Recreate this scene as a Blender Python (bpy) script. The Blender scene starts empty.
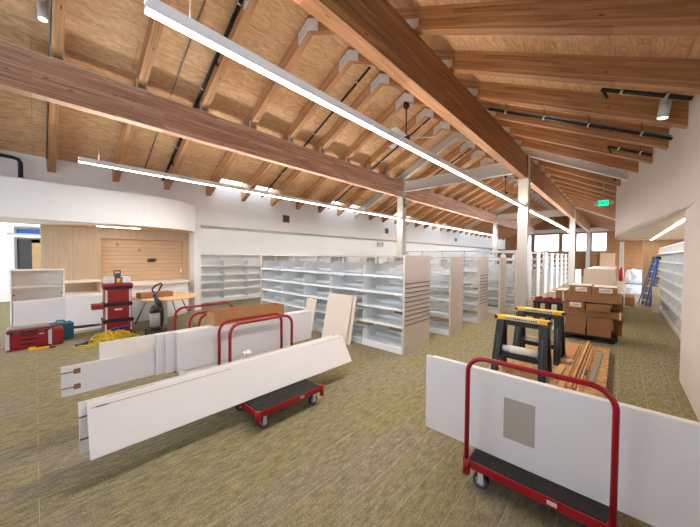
import bpy, bmesh, math, random
from mathutils import Vector, Matrix
random.seed(7)
SC = bpy.context.scene
COL = SC.collection

# ------------------------------------------------------------------ materials
def _nt(name):
    m = bpy.data.materials.new(name); m.use_nodes = True
    nt = m.node_tree; nt.nodes.clear()
    out = nt.nodes.new('ShaderNodeOutputMaterial')
    b = nt.nodes.new('ShaderNodeBsdfPrincipled')
    nt.links.new(b.outputs[0], out.inputs[0])
    return m, nt, b, out
def lin(c):
    return tuple((v/12.92 if v <= .04045 else ((v+.055)/1.055)**2.4) for v in (x/255 for x in c)) + (1.0,)
def N(nt, t, **k):
    n = nt.nodes.new(t)
    for a, v in k.items(): setattr(n, a, v)
    return n
def ramp(nt, fac, c0, c1, p0=0.0, p1=1.0):
    r = N(nt, 'ShaderNodeValToRGB')
    r.color_ramp.elements[0].position = p0; r.color_ramp.elements[0].color = c0
    r.color_ramp.elements[1].position = p1; r.color_ramp.elements[1].color = c1
    nt.links.new(fac, r.inputs[0]); return r.outputs[0]
def coords(nt, scale=(1,1,1), rot=(0,0,0), loc=(0,0,0)):
    tc = N(nt, 'ShaderNodeTexCoord'); mp = N(nt, 'ShaderNodeMapping')
    mp.inputs['Scale'].default_value = scale; mp.inputs['Rotation'].default_value = rot; mp.inputs['Location'].default_value = loc
    nt.links.new(tc.outputs['Object'], mp.inputs[0]); return mp.outputs[0]
def mixc(nt, fac, a, b, mode='MIX'):
    m = N(nt, 'ShaderNodeMix', data_type='RGBA', blend_type=mode)
    if isinstance(fac, (int, float)): m.inputs[0].default_value = fac
    else: nt.links.new(fac, m.inputs[0])
    for i, v in ((6, a), (7, b)):
        if isinstance(v, tuple): m.inputs[i].default_value = v
        else: nt.links.new(v, m.inputs[i])
    return m.outputs[2]
def simple(name, col, rough=.5, metal=0.0, var=.06, scale=6.0, spec=.5, bump=0.0):
    m, nt, b, out = _nt(name)
    c = lin(col)
    n = N(nt, 'ShaderNodeTexNoise'); n.inputs['Scale'].default_value = scale; n.inputs['Detail'].default_value = 4
    nt.links.new(coords(nt), n.inputs['Vector'])
    lo = tuple(v*(1-var) for v in c[:3])+(1,); hi = tuple(min(1, v*(1+var)) for v in c[:3])+(1,)
    nt.links.new(ramp(nt, n.outputs[0], lo, hi, .3, .7), b.inputs['Base Color'])
    b.inputs['Roughness'].default_value = rough; b.inputs['Metallic'].default_value = metal
    b.inputs['Specular IOR Level'].default_value = spec
    if bump:
        bp = N(nt, 'ShaderNodeBump'); bp.inputs['Strength'].default_value = bump; bp.inputs['Distance'].default_value = .01
        n2 = N(nt, 'ShaderNodeTexNoise'); n2.inputs['Scale'].default_value = scale*12
        nt.links.new(coords(nt), n2.inputs['Vector'])
        nt.links.new(n2.outputs[0], bp.inputs['Height']); nt.links.new(bp.outputs[0], b.inputs['Normal'])
    return m
def emit(name, col, s):
    m = bpy.data.materials.new(name); m.use_nodes = True; nt = m.node_tree; nt.nodes.clear()
    o = N(nt, 'ShaderNodeOutputMaterial'); e = N(nt, 'ShaderNodeEmission')
    e.inputs[0].default_value = lin(col); e.inputs[1].default_value = s
    nt.links.new(e.outputs[0], o.inputs[0]); return m
def glulam(name, dark, mid, light, axis='Y', rot=0.0, lam=.038, rough=.55):
    """laminated timber: stacked laminations along `axis`, each a chain of finger-jointed boards"""
    m, nt, b, out = _nt(name)
    tc = N(nt, 'ShaderNodeTexCoord')
    rt = N(nt, 'ShaderNodeMapping'); rt.inputs['Rotation'].default_value = (0, rot, 0)
    nt.links.new(tc.outputs['Object'], rt.inputs[0])
    sp = N(nt, 'ShaderNodeSeparateXYZ'); nt.links.new(rt.outputs[0], sp.inputs[0])
    cb = N(nt, 'ShaderNodeCombineXYZ')
    u = sp.outputs['Y' if axis == 'Y' else 'X']; w = sp.outputs['X' if axis == 'Y' else 'Y']
    nt.links.new(u, cb.inputs[0]); nt.links.new(sp.outputs['Z'], cb.inputs[1]); nt.links.new(w, cb.inputs[2])
    br = N(nt, 'ShaderNodeTexBrick', offset=.43, squash=1.0)
    br.inputs['Scale'].default_value = 1; br.inputs['Mortar Size'].default_value = .0012
    br.inputs['Brick Width'].default_value = 1.7; br.inputs['Row Height'].default_value = lam
    br.inputs['Color1'].default_value = lin(mid); br.inputs['Color2'].default_value = lin(light)
    br.inputs['Mortar'].default_value = lin(dark); br.inputs['Bias'].default_value = -.35
    nt.links.new(cb.outputs[0], br.inputs['Vector'])
    mp = N(nt, 'ShaderNodeMapping'); mp.inputs['Scale'].default_value = (1.3, 34, 34)
    nt.links.new(cb.outputs[0], mp.inputs[0])
    n = N(nt, 'ShaderNodeTexNoise'); n.inputs['Scale'].default_value = 1; n.inputs['Detail'].default_value = 6; n.inputs['Distortion'].default_value = .4
    nt.links.new(mp.outputs[0], n.inputs['Vector'])
    g = ramp(nt, n.outputs[0], (.55, .5, .47, 1), (1.12, 1.1, 1.08, 1), .28, .68)
    c = mixc(nt, 1.0, br.outputs[0], g, 'MULTIPLY')
    mk = N(nt, 'ShaderNodeMapping'); mk.inputs['Scale'].default_value = (2.2, 9, 9); nt.links.new(cb.outputs[0], mk.inputs[0])
    v = N(nt, 'ShaderNodeTexVoronoi'); v.inputs['Scale'].default_value = 1.0; nt.links.new(mk.outputs[0], v.inputs['Vector'])
    k = ramp(nt, v.outputs['Distance'], (1, 1, 1, 1), (0, 0, 0, 1), .045, .11)
    c = mixc(nt, k, c, tuple(x*.45 for x in lin(dark)[:3])+(1,))
    nt.links.new(c, b.inputs['Base Color']); b.inputs['Roughness'].default_value = rough
    b.inputs['Specular IOR Level'].default_value = .3
    return m
def plywood(name, c0, c1, rot=0.0, sheet=(2.44, .61), swirl=1.0, plane='XY', grain=(1.6, 9), con=1.0):
    m, nt, b, out = _nt(name)
    tc = N(nt, 'ShaderNodeTexCoord')
    rt = N(nt, 'ShaderNodeMapping'); rt.inputs['Rotation'].default_value = (0, rot, 0)
    nt.links.new(tc.outputs['Object'], rt.inputs[0])
    sp = N(nt, 'ShaderNodeSeparateXYZ'); nt.links.new(rt.outputs[0], sp.inputs[0])
    cb = N(nt, 'ShaderNodeCombineXYZ')
    nt.links.new(sp.outputs['Y' if plane != 'XZ' else 'X'], cb.inputs[0]); nt.links.new(sp.outputs['X' if plane == 'XY' else 'Z'], cb.inputs[1])
    br = N(nt, 'ShaderNodeTexBrick', offset=.5)
    br.inputs['Scale'].default_value = 1; br.inputs['Mortar Size'].default_value = .003
    br.inputs['Brick Width'].default_value = sheet[0]; br.inputs['Row Height'].default_value = sheet[1]
    br.inputs['Color1'].default_value = lin(c0); br.inputs['Color2'].default_value = lin(c1)
    br.inputs['Mortar'].default_value = tuple(v*.55 for v in lin(c0)[:3])+(1,)
    nt.links.new(cb.outputs[0], br.inputs['Vector'])
    mp = N(nt, 'ShaderNodeMapping'); mp.inputs['Scale'].default_value = (grain[0], grain[1], 1)
    nt.links.new(cb.outputs[0], mp.inputs[0])
    n = N(nt, 'ShaderNodeTexNoise'); n.inputs['Scale'].default_value = 1.6; n.inputs['Detail'].default_value = 7; n.inputs['Distortion'].default_value = 1.6*swirl
    nt.links.new(mp.outputs[0], n.inputs['Vector'])
    g = ramp(nt, n.outputs[0], (1-.24*con, 1-.27*con, 1-.3*con, 1), (1+.12*con, 1+.11*con, 1+.1*con, 1), .3, .7)
    c = mixc(nt, 1.0, br.outputs[0], g, 'MULTIPLY')
    nt.links.new(c, b.inputs['Base Color']); b.inputs['Roughness'].default_value = .6
    b.inputs['Specular IOR Level'].default_value = .25
    return m
def carpet():
    m, nt, b, out = _nt('carpet')
    v = coords(nt, rot=(0, 0, math.radians(90)))
    def bricks(wd, mort, c1, c2, cm):
        q = N(nt, 'ShaderNodeTexBrick', offset=.37)
        q.inputs['Scale'].default_value = 1; q.inputs['Mortar Size'].default_value = mort; q.inputs['Mortar Smooth'].default_value = .4
        q.inputs['Brick Width'].default_value = wd; q.inputs['Row Height'].default_value = .25
        q.inputs['Color1'].default_value = c1; q.inputs['Color2'].default_value = c2; q.inputs['Mortar'].default_value = cm
        nt.links.new(v, q.inputs['Vector']); return q
    br = bricks(1.0, 0.0, lin((143, 134, 103)), lin((142, 132, 117)), lin((143, 134, 103)))
    seam = bricks(40.0, .0024, (0, 0, 0, 1), (0, 0, 0, 1), (1, 1, 1, 1))
    n = N(nt, 'ShaderNodeTexNoise'); n.inputs['Scale'].default_value = 1; n.inputs['Detail'].default_value = 8; n.inputs['Roughness'].default_value = .75
    nt.links.new(coords(nt, scale=(34, 9, 10)), n.inputs['Vector'])
    g = ramp(nt, n.outputs[0], (.56, .55, .53, 1), (1.38, 1.36, 1.32, 1), .33, .68)
    n2 = N(nt, 'ShaderNodeTexNoise'); n2.inputs['Scale'].default_value = 1.1; n2.inputs['Detail'].default_value = 3
    nt.links.new(coords(nt, scale=(1.6, .5, 1)), n2.inputs['Vector'])
    pat = mixc(nt, ramp(nt, n2.outputs[0], (0, 0, 0, 1), (1, 1, 1, 1), .4, .62), br.outputs[0], lin((140, 132, 91)), 'MIX')
    pat = mixc(nt, .6, br.outputs[0], pat)
    n3 = N(nt, 'ShaderNodeTexNoise'); n3.inputs['Scale'].default_value = 95; n3.inputs['Detail'].default_value = 2
    nt.links.new(coords(nt), n3.inputs['Vector'])
    g3 = ramp(nt, n3.outputs[0], (.76, .76, .76, 1), (1.22, 1.22, 1.22, 1), .34, .66)
    c = mixc(nt, 1.0, mixc(nt, 1.0, pat, g, 'MULTIPLY'), g3, 'MULTIPLY')
    sb = N(nt, 'ShaderNodeSeparateColor'); nt.links.new(seam.outputs[0], sb.inputs[0])
    sm = N(nt, 'ShaderNodeMath', operation='MULTIPLY'); sm.inputs[1].default_value = .7; nt.links.new(sb.outputs[0], sm.inputs[0])
    c = mixc(nt, sm.outputs[0], c, lin((186, 174, 142)))
    nt.links.new(c, b.inputs['Base Color']); b.inputs['Roughness'].default_value = .95
    b.inputs['Specular IOR Level'].default_value = .1
    bp = N(nt, 'ShaderNodeBump'); bp.inputs['Strength'].default_value = .35; bp.inputs['Distance'].default_value = .004
    nt.links.new(n3.outputs[0], bp.inputs['Height']); nt.links.new(bp.outputs[0], b.inputs['Normal'])
    return m
def glass():
    m = bpy.data.materials.new('window_glass'); m.use_nodes = True; nt = m.node_tree; nt.nodes.clear()
    o = N(nt, 'ShaderNodeOutputMaterial'); t = N(nt, 'ShaderNodeBsdfTransparent'); g = N(nt, 'ShaderNodeBsdfGlossy')
    t.inputs[0].default_value = (.93, .97, .98, 1); g.inputs['Roughness'].default_value = .02
    mx = N(nt, 'ShaderNodeMixShader'); mx.inputs[0].default_value = .06
    nt.links.new(t.outputs[0], mx.inputs[1]); nt.links.new(g.outputs[0], mx.inputs[2]); nt.links.new(mx.outputs[0], o.inputs[0])
    return m
def osb():
    m, nt, b, out = _nt('strand_board')
    v = N(nt, 'ShaderNodeTexVoronoi'); v.inputs['Scale'].default_value = 1
    nt.links.new(coords(nt, scale=(26, 15, 20), rot=(0, 0, .4)), v.inputs['Vector'])
    n = N(nt, 'ShaderNodeTexNoise'); n.inputs['Scale'].default_value = 30
    nt.links.new(coords(nt), n.inputs['Vector'])
    hs = N(nt, 'ShaderNodeSeparateColor'); nt.links.new(v.outputs['Color'], hs.inputs[0])
    c = ramp(nt, hs.outputs[0], lin((148, 104, 58)), lin((206, 164, 106)), 0, 1)
    c = mixc(nt, .5, c, ramp(nt, n.outputs[0], lin((128, 88, 48)), lin((212, 172, 116)), .3, .7))
    nt.links.new(c, b.inputs['Base Color']); b.inputs['Roughness'].default_value = .8
    return m

R26 = math.atan(.5)
M = {
 'white_paint': simple('white_paint', (236, 235, 234), .75, var=.015, scale=2),
 'warm_wall': simple('warm_white_paint', (216, 204, 196), .8, var=.02, scale=1.5),
 'white_steel': simple('white_painted_steel', (194, 188, 178), .4, var=.02),
 'shelf_white': simple('shelf_enamel', (238, 242, 244), .38, var=.015),
 'shelf_cream': simple('end_panel_laminate', (208, 196, 186), .55, var=.02),
 'board_white': simple('melamine_white', (226, 222, 222), .42, var=.012, scale=3),
 'board_edge': simple('melamine_edge_band', (236, 228, 218), .5, var=.015),
 'board_seam': simple('particle_board_core', (128, 98, 70), .8, var=.08, scale=60),
 'cream_panel': simple('cream_melamine', (224, 206, 188), .5, var=.02),
 'protect_film': simple('grey_paper_label', (172, 163, 153), .7, var=.03, scale=40),
 'red': simple('red_enamel', (152, 8, 24), .32, var=.06, scale=8),
 'red_plastic': simple('red_plastic', (146, 14, 26), .42, var=.05),
 'dark_red': simple('dark_red_plastic', (130, 16, 24), .45, var=.05),
 'black_mat': simple('black_deck_carpet', (40, 36, 34), .9, var=.35, scale=14, bump=.3),
 'black': simple('black_plastic', (17, 17, 18), .5, var=.1),
 'black_pipe': simple('black_pipe_paint', (16, 16, 17), .45, var=.05),
 'grey_pipe': simple('galvanised_conduit', (140, 140, 138), .4, .6, var=.05),
 'dark_grey': simple('dark_grey_plastic', (74, 74, 76), .5, var=.06),
 'mid_grey': simple('grey_plastic', (138, 134, 130), .5, var=.05),
 'light_grey': simple('light_grey_plastic', (196, 196, 196), .5, var=.04),
 'tyre': simple('wheel_rubber', (52, 52, 56), .7, var=.05),
 'wheel_hub': simple('wheel_hub', (120, 128, 142), .5, .2, var=.05),
 'zinc': simple('zinc_bracket', (206, 206, 204), .5, .1, var=.08),
 'yellow': simple('yellow_plastic', (236, 186, 24), .45, var=.04),
 'yellow_cord': simple('yellow_cord', (204, 170, 36), .5, var=.1),
 'blue': simple('blue_cable', (30, 62, 140), .5, var=.06),
 'ladder_blue': simple('ladder_fibreglass', (52, 116, 198), .45, var=.06),
 'teal': simple('teal_plastic', (22, 92, 112), .45, var=.05),
 'cardboard': simple('corrugated_cardboard', (146, 104, 68), .85, var=.05, scale=5),
 'cardboard_in': simple('cardboard_inside', (170, 122, 76), .85, var=.05, scale=5),
 'paper': simple('white_label_paper', (226, 218, 206), .8, var=.02),
 'wrap': simple('plastic_wrap', (206, 212, 220), .3, var=.08, scale=9),
 'pine': simple('pine_board', (214, 172, 116), .7, var=.12, scale=10),
 'cedar': simple('reddish_board', (190, 132, 86), .7, var=.12, scale=10),
 'steel': simple('brushed_steel', (150, 150, 150), .3, .8, var=.05),
 'osb': osb(),
 'carpet': carpet(),
 'glass': glass(),
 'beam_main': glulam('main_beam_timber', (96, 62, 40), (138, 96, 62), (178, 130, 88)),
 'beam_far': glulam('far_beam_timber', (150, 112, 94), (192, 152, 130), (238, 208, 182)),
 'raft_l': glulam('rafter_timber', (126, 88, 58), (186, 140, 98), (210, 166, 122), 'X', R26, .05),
 'raft_r': glulam('rafter_timber_shaded', (112, 72, 42), (164, 116, 74), (190, 142, 96), 'X', -R26, .05),  # right rafters toned darker than the left, slope's shade put into the colour
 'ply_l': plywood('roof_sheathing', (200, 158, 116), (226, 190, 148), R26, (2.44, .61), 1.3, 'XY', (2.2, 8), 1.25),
 'ply_r': plywood('roof_sheathing_shaded', (188, 144, 102), (214, 174, 130), -R26, (2.44, .61), 1.6, 'XY', (2.2, 8), 1.4),  # same sheathing as the left slope, darkened to stand in for shade
 'maple_yz': plywood('maple_panel_long', (200, 175, 148), (206, 182, 156), 0, (1.22, 2.6), .25, 'YZ', (9, 1.2), .35),
 'maple_xz': plywood('maple_panel_end', (198, 166, 130), (204, 172, 136), 0, (1.22, 2.6), .25, 'XZ', (9, 1.2), .35),
 'maple_xy': plywood('maple_ceiling', (204, 172, 134), (210, 178, 140), 0, (2.44, 1.22), .25, 'XY', (9, 1.2), .35),
 'maple_niche': plywood('maple_slatwall', (212, 181, 146), (216, 186, 152), 0, (30, .105), .2, 'YZ', (1.2, 9), .4),
 'maple_top': simple('maple_table_top', (214, 176, 126), .4, var=.06, scale=5),
 'far_wood': plywood('far_wall_plywood', (150, 104, 66), (166, 118, 76), 0, (1.22, 2.44), .6, 'XZ'),
 'lamp': emit('lit_diffuser', (255, 250, 245), 58.0),
 'added_uplamp': emit('added_uplight_glow', (255, 250, 245), 27.0),  # added glow aimed upward to brighten the roof
 'lamp_back': emit('back_room_diffuser', (255, 244, 226), 3.5),
 'strip': emit('recessed_strip_diffuser', (255, 240, 220), 16.0),
 'added_cove': emit('added_cove_glow', (255, 246, 236), 3.2),  # added glow for the left recess, hidden from view
 'spot': emit('spot_lens', (255, 244, 228), 3.0),
 'exit_green': emit('exit_sign_face', (20, 226, 160), 1.0),
 'exit_dark': simple('exit_letter', (10, 60, 44), .6),
}

# ------------------------------------------------------------------ mesh builder
class B:
    def __init__(s): s.bm = bmesh.new()
    def box(s, x0, x1, y0, y1, z0, z1, mat=None):
        vs = [s.bm.verts.new(p) for p in ((x0,y0,z0),(x1,y0,z0),(x1,y1,z0),(x0,y1,z0),(x0,y0,z1),(x1,y0,z1),(x1,y1,z1),(x0,y1,z1))]
        if mat is not None:
            for v in vs: v.co = mat @ v.co
        for f in ((3,2,1,0),(4,5,6,7),(0,1,5,4),(1,2,6,5),(2,3,7,6),(3,0,4,7)): s.bm.faces.new([vs[i] for i in f])
        return s
    def prism(s, poly, axis, a, b):
        """extrude a 2-D polygon along axis between a and b; poly in the other two axes (in xyz order)"""
        def P(p, t):
            return {'x': (t, p[0], p[1]), 'y': (p[0], t, p[1]), 'z': (p[0], p[1], t)}[axis]
        lo = [s.bm.verts.new(P(p, a)) for p in poly]; hi = [s.bm.verts.new(P(p, b)) for p in poly]
        n = len(poly); s.bm.faces.new(lo[::-1]); s.bm.faces.new(hi)
        for i in range(n): s.bm.faces.new((lo[i], lo[(i+1)%n], hi[(i+1)%n], hi[i]))
        return s
    def tube(s, pts, r, seg=10, closed=False, cap=True):
        pts = [Vector(p) for p in pts]; rings = []; n = len(pts); up = None
        for i, p in enumerate(pts):
            a = pts[(i-1) % n] if (i or closed) else p; c = pts[(i+1) % n] if (i < n-1 or closed) else p
            t = (c-a)
            if t.length < 1e-9: t = Vector((0,0,1))
            t.normalize()
            if up is None: up = Vector((0,0,1)) if abs(t.z) < .9 else Vector((1,0,0))
            u = up - t*up.dot(t)
            if u.length < 1e-6: u = t.orthogonal()
            u.normalize(); w = t.cross(u); up = u
            rr = r[i] if isinstance(r, (list, tuple)) else r
            rings.append([s.bm.verts.new(p + (u*math.cos(q)+w*math.sin(q))*rr) for q in (2*math.pi*k/seg for k in range(seg))])
        m = n if closed else n-1
        for i in range(m):
            A, Bq = rings[i], rings[(i+1) % n]
            for k in range(seg):
                f = s.bm.faces.new((A[k], A[(k+1)%seg], Bq[(k+1)%seg], Bq[k])); f.smooth = True
        if cap and not closed:
            s.bm.faces.new(rings[0][::-1]); s.bm.faces.new(rings[-1])
        return s
    def cyl(s, p0, p1, r, seg=16, r1=None):
        return s.tube([p0, p1], [r, r if r1 is None else r1], seg)
    def ribbon(s, path, z0, z1, th):
        """vertical wall that follows a plan path, thickness th to its left"""
        n = len(path); off = []
        for i in range(n):
            a = Vector(path[max(i-1,0)]); c = Vector(path[min(i+1,n-1)]); t = (c-a).normalized()
            off.append(Vector(path[i]) + Vector((-t.y, t.x))*th)
        for i in range(n-1):
            q = [path[i], path[i+1], off[i+1], off[i]]
            lo = [s.bm.verts.new((p[0], p[1], z0)) for p in q]
            hi = [s.bm.verts.new((p[0], p[1], z1 if not callable(z1) else z1(p[0]))) for p in q]
            s.bm.faces.new(lo[::-1]); s.bm.faces.new(hi)
            for k in range(4):
                f = s.bm.faces.new((lo[k], lo[(k+1)%4], hi[(k+1)%4], hi[k]))
        bmesh.ops.remove_doubles(s.bm, verts=s.bm.verts, dist=1e-5)
        return s
    def mesh(s, name, mat):
        bmesh.ops.recalc_face_normals(s.bm, faces=s.bm.faces)
        me = bpy.data.meshes.new(name); s.bm.to_mesh(me); s.bm.free(); me.materials.append(M[mat]); return me
    def build(s, name, mat, parent=None, bevel=0.0, loc=None, rot=None):
        return place(name, s.mesh(name, mat), parent, bevel, loc, rot)
def place(name, me, parent=None, bevel=0.0, loc=None, rot=None):
    o = bpy.data.objects.new(name, me); COL.objects.link(o)
    if parent: o.parent = parent
    if loc: o.location = loc
    if rot: o.rotation_euler = rot
    if bevel:
        md = o.modifiers.new('Bevel', 'BEVEL'); md.width = bevel; md.segments = 2; md.limit_method = 'ANGLE'; md.angle_limit = math.radians(40)
    return o
def tag(o, label, cat, group=None, kind=None):
    o['label'] = label; o['category'] = cat
    if group: o['group'] = group
    if kind: o['kind'] = kind
    return o
def thing(name, label, cat, loc=(0,0,0), rz=0.0, group=None):
    o = bpy.data.objects.new(name, None); COL.objects.link(o); o.empty_display_size = .1
    o.location = loc; o.rotation_euler = (0, 0, rz); return tag(o, label, cat, group)
def struct(o, label=None, cat=None, group=None):
    o['kind'] = 'structure'
    if label: o['label'] = label
    if cat: o['category'] = cat
    if group: o['group'] = group
    return o
def dup(root, loc, rz=None, label=None):
    r = root.copy(); COL.objects.link(r); r.location = loc
    if rz is not None: r.rotation_euler = (0, 0, rz)
    if label: r['label'] = label
    for ch in root.children:
        c = ch.copy(); COL.objects.link(c); c.parent = r
        for g in ch.children:
            d = g.copy(); COL.objects.link(d); d.parent = c
    return r

# ------------------------------------------------------------------ camera
SC.view_settings.view_transform = 'Standard'; SC.view_settings.look = 'None'; SC.view_settings.gamma = 1.0
SC.view_settings.use_curve_mapping = False; SC.view_settings.exposure = 0.9
cam = bpy.data.cameras.new('camera'); co = bpy.data.objects.new('camera', cam); COL.objects.link(co)
cam.sensor_width = 36; cam.lens = 292.2/700*36; cam.clip_start = .05; cam.clip_end = 200
yaw, pit, rol = (math.radians(v) for v in (42.815, -1.40, .445))
F = Vector((-math.sin(yaw)*math.cos(pit), math.cos(yaw)*math.cos(pit), math.sin(pit)))
r0 = Vector((math.cos(yaw), math.sin(yaw), 0)); u0 = r0.cross(F)
r = r0*math.cos(rol)+u0*math.sin(rol); u = -r0*math.sin(rol)+u0*math.cos(rol)
co.matrix_world = Matrix(((r.x,u.x,-F.x,0),(r.y,u.y,-F.y,0),(r.z,u.z,-F.z,1.6),(0,0,0,1)))
SC.camera = co
SC.cycles.sample_clamp_indirect = 6.0; SC.cycles.max_bounces = 10; SC.cycles.diffuse_bounces = 6
SC.cycles.use_denoising = True

# ------------------------------------------------------------------ world
w = bpy.data.worlds.new('world'); SC.world = w; w.use_nodes = True
nt = w.node_tree; nt.nodes.clear()
o = N(nt, 'ShaderNodeOutputWorld'); bg = N(nt, 'ShaderNodeBackground')
bg.inputs[0].default_value = lin((230, 240, 255)); bg.inputs[1].default_value = 5.0
nt.links.new(bg.outputs[0], o.inputs[0])

# ------------------------------------------------------------------ setting
XA, ZA, DV = -4.26, 5.69, .29            # ridge x, rafter soffit height at the ridge, vertical depth of rafters
YK = lambda k: .27+1.077*k
Y0, Y1 = -5.0, 33.7
def zr(x): return ZA-.5*abs(x-XA)        # underside of rafters
struct(B().box(-16, 5, Y0, Y1+.3, -.2, 0).build('floor', 'carpet'), 'olive and grey plank carpet across the whole hall', 'floor')

# roof sheathing, with skylight openings along the low left edge
L = B(); s2 = .12
def slabL(x0, x1, y0, y1):
    L.prism([(x0, zr(x0)+DV), (x1, zr(x1)+DV), (x1, zr(x1)+DV+s2), (x0, zr(x0)+DV+s2)], 'y', y0, y1)
slabL(-8.57, XA, Y0, Y1); slabL(-9.3, -8.97, Y0, Y1)
SKY = [(3, 4), (4, 5), (7, 8), (8, 9), (11, 12), (12, 13), (15, 16), (16, 17), (20, 21), (21, 22)]
yy = Y0
for a, b in SKY:
    slabL(-8.97, -8.57, yy, YK(a)+.065); yy = YK(b)-.065
slabL(-8.97, -8.57, yy, Y1)
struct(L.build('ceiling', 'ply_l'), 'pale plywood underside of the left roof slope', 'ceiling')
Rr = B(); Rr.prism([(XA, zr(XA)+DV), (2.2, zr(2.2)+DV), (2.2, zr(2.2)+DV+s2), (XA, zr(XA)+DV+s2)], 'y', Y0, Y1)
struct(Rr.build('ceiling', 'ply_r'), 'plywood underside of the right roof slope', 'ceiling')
for i, (a, b) in enumerate(SKY):
    y0, y1 = YK(a)+.065, YK(b)-.065
    fr = B()
    for q0, q1, p0, p1 in ((y0-.02, y0+.02, -8.97, -8.57), (y1-.02, y1+.02, -8.97, -8.57), (y0, y1, -8.6, -8.57), (y0, y1, -8.97, -8.94)):
        fr.prism([(p0, zr(p0)+DV+s2), (p1, zr(p1)+DV+s2), (p1, zr(p1)+DV+s2+.06), (p0, zr(p0)+DV+s2+.06)], 'y', q0, q1)
    wo = struct(fr.build('window_%d' % (i+5), 'white_steel'))
    B().prism([(-8.97, zr(-8.97)+DV+s2+.02), (-8.57, zr(-8.57)+DV+s2+.02), (-8.57, zr(-8.57)+DV+s2+.03), (-8.97, zr(-8.97)+DV+s2+.03)], 'y', y0, y1).build('pane', 'glass', wo)

# rafters
def raft_poly(x0, x1): return [(x0, zr(x0)), (x1, zr(x1)), (x1, zr(x1)+DV), (x0, zr(x0)+DV)]
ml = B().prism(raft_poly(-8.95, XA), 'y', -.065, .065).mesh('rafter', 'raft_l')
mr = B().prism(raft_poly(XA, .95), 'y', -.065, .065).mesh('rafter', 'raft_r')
def ibeam(poly_top, poly_bot): pass
def steel_rafter(x0, x1):
    b = B()
    for lo, hi, hw in ((0, .025, .07), (DV-.03, DV-.005, .07), (.0, DV-.01, .012)):
        b.prism([(x0, zr(x0)+lo), (x1, zr(x1)+lo), (x1, zr(x1)+hi), (x0, zr(x0)+hi)], 'y', -hw, hw)
    return b
ch = [(-.27, -.135), (0, 0), (.27, -.135), (.27, .075), (0, .21), (-.27, .075)]
mg = B().prism([(XA+p[0], ZA+p[1]+.003) for p in ch], 'y', -.085, -.067).mesh('ridge_plate', 'zinc')
def hang(x0, x1, zt):
    b = B(); b.box(x0, x1, -.078, -.067, zt, zt+.17); b.box(x0, x1, .067, .078, zt, zt+.17); b.box(x0, x1, -.078, .078, zt-.006, zt+.002)
    return b
mh2 = hang(-6.40, -6.33, 4.556).mesh('beam_hanger', 'zinc')
bt = B().prism([(-2.25, 4.60), (-2.0, 4.60), (-2.0, 4.70), (-2.25, 4.80)], 'y', -.08, -.067).mesh('beam_plate', 'zinc')
BENT = (9, 20)
k = -4
while YK(k) < Y1-.2:
    y = YK(k)
    if k in BENT:
        so = struct(steel_rafter(-8.95, XA).build('steel_rafter', 'white_steel', loc=(0, y, 0)), 'white steel rafter on the left slope in line with a pair of columns', 'rafter', 'white steel rafters')
        so2 = struct(steel_rafter(XA, .95).build('steel_rafter', 'white_steel', loc=(0, y, 0)), 'white steel rafter on the right slope above a column', 'rafter', 'white steel rafters on the right slope')
    else:
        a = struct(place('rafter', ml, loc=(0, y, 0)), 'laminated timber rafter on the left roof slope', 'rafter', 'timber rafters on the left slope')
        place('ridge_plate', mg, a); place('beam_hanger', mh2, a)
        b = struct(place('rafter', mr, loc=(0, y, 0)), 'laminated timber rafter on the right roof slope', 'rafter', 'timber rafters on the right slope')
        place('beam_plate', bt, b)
    k += 1
# the two long beams
struct(B().box(-2.25, -2.07, Y0, Y1, 3.93, 4.60).build('beam', 'beam_main', bevel=.006), 'deep dark timber beam running above the nearer row of columns', 'beam')
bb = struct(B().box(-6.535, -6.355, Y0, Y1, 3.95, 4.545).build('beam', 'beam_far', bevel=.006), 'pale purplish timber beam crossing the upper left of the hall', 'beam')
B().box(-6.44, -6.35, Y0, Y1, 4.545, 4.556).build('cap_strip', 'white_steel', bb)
# columns and ties
def column(x, y, label):
    c = thing('column', label, 'column', (x, y, 0)); c['kind'] = 'structure'
    b = B(); b.box(-.13, .13, -.13, -.112, 0, 3.95); b.box(-.13, .13, .112, .13, 0, 3.95); b.box(-.012, .012, -.112, .112, 0, 3.95)
    b.box(-.13, -.118, -.12, .12, 0, 3.55); b.box(.118, .13, -.12, .12, 0, 3.55)
    b.build('shaft', 'white_steel', c)
    B().box(-.14, .14, -.14, .14, 3.915, 3.93 if x > -4 else 3.95).build('cap_plate', 'white_steel', c)
    B().box(.1, .118, -.11, .11, 3.93, 4.50 if x < -4 else 4.75).build('side_plate', 'white_steel', c)
    B().box(-.2, .2, -.2, .2, 0, .02).build('base_plate', 'white_steel', c)
column(-2.16, YK(9), 'white steel column between the short book ranges and the carton stack')
column(-2.16, YK(20), 'white steel column at the far end of the tall book ranges')
column(-6.445, YK(9), 'white steel column rising behind the longest low book range')
column(-6.445, YK(20), 'distant white steel column under the purplish beam')
column(-2.16, 33.35, 'far white steel column standing against the window wall')
for kk, lab in ((9, 'white steel tie beam joining the nearest two columns'), (20, 'white steel tie beam joining the distant two columns')):
    b = B(); y = YK(kk)
    b.box(-6.33, -2.26, y-.09, y+.09, 4.16, 4.18); b.box(-6.33, -2.26, y-.09, y+.09, 4.53, 4.55); b.box(-6.33, -2.26, y-.01, y+.01, 4.18, 4.53)
    struct(b.build('beam', 'white_steel'), lab, 'beam')

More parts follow.
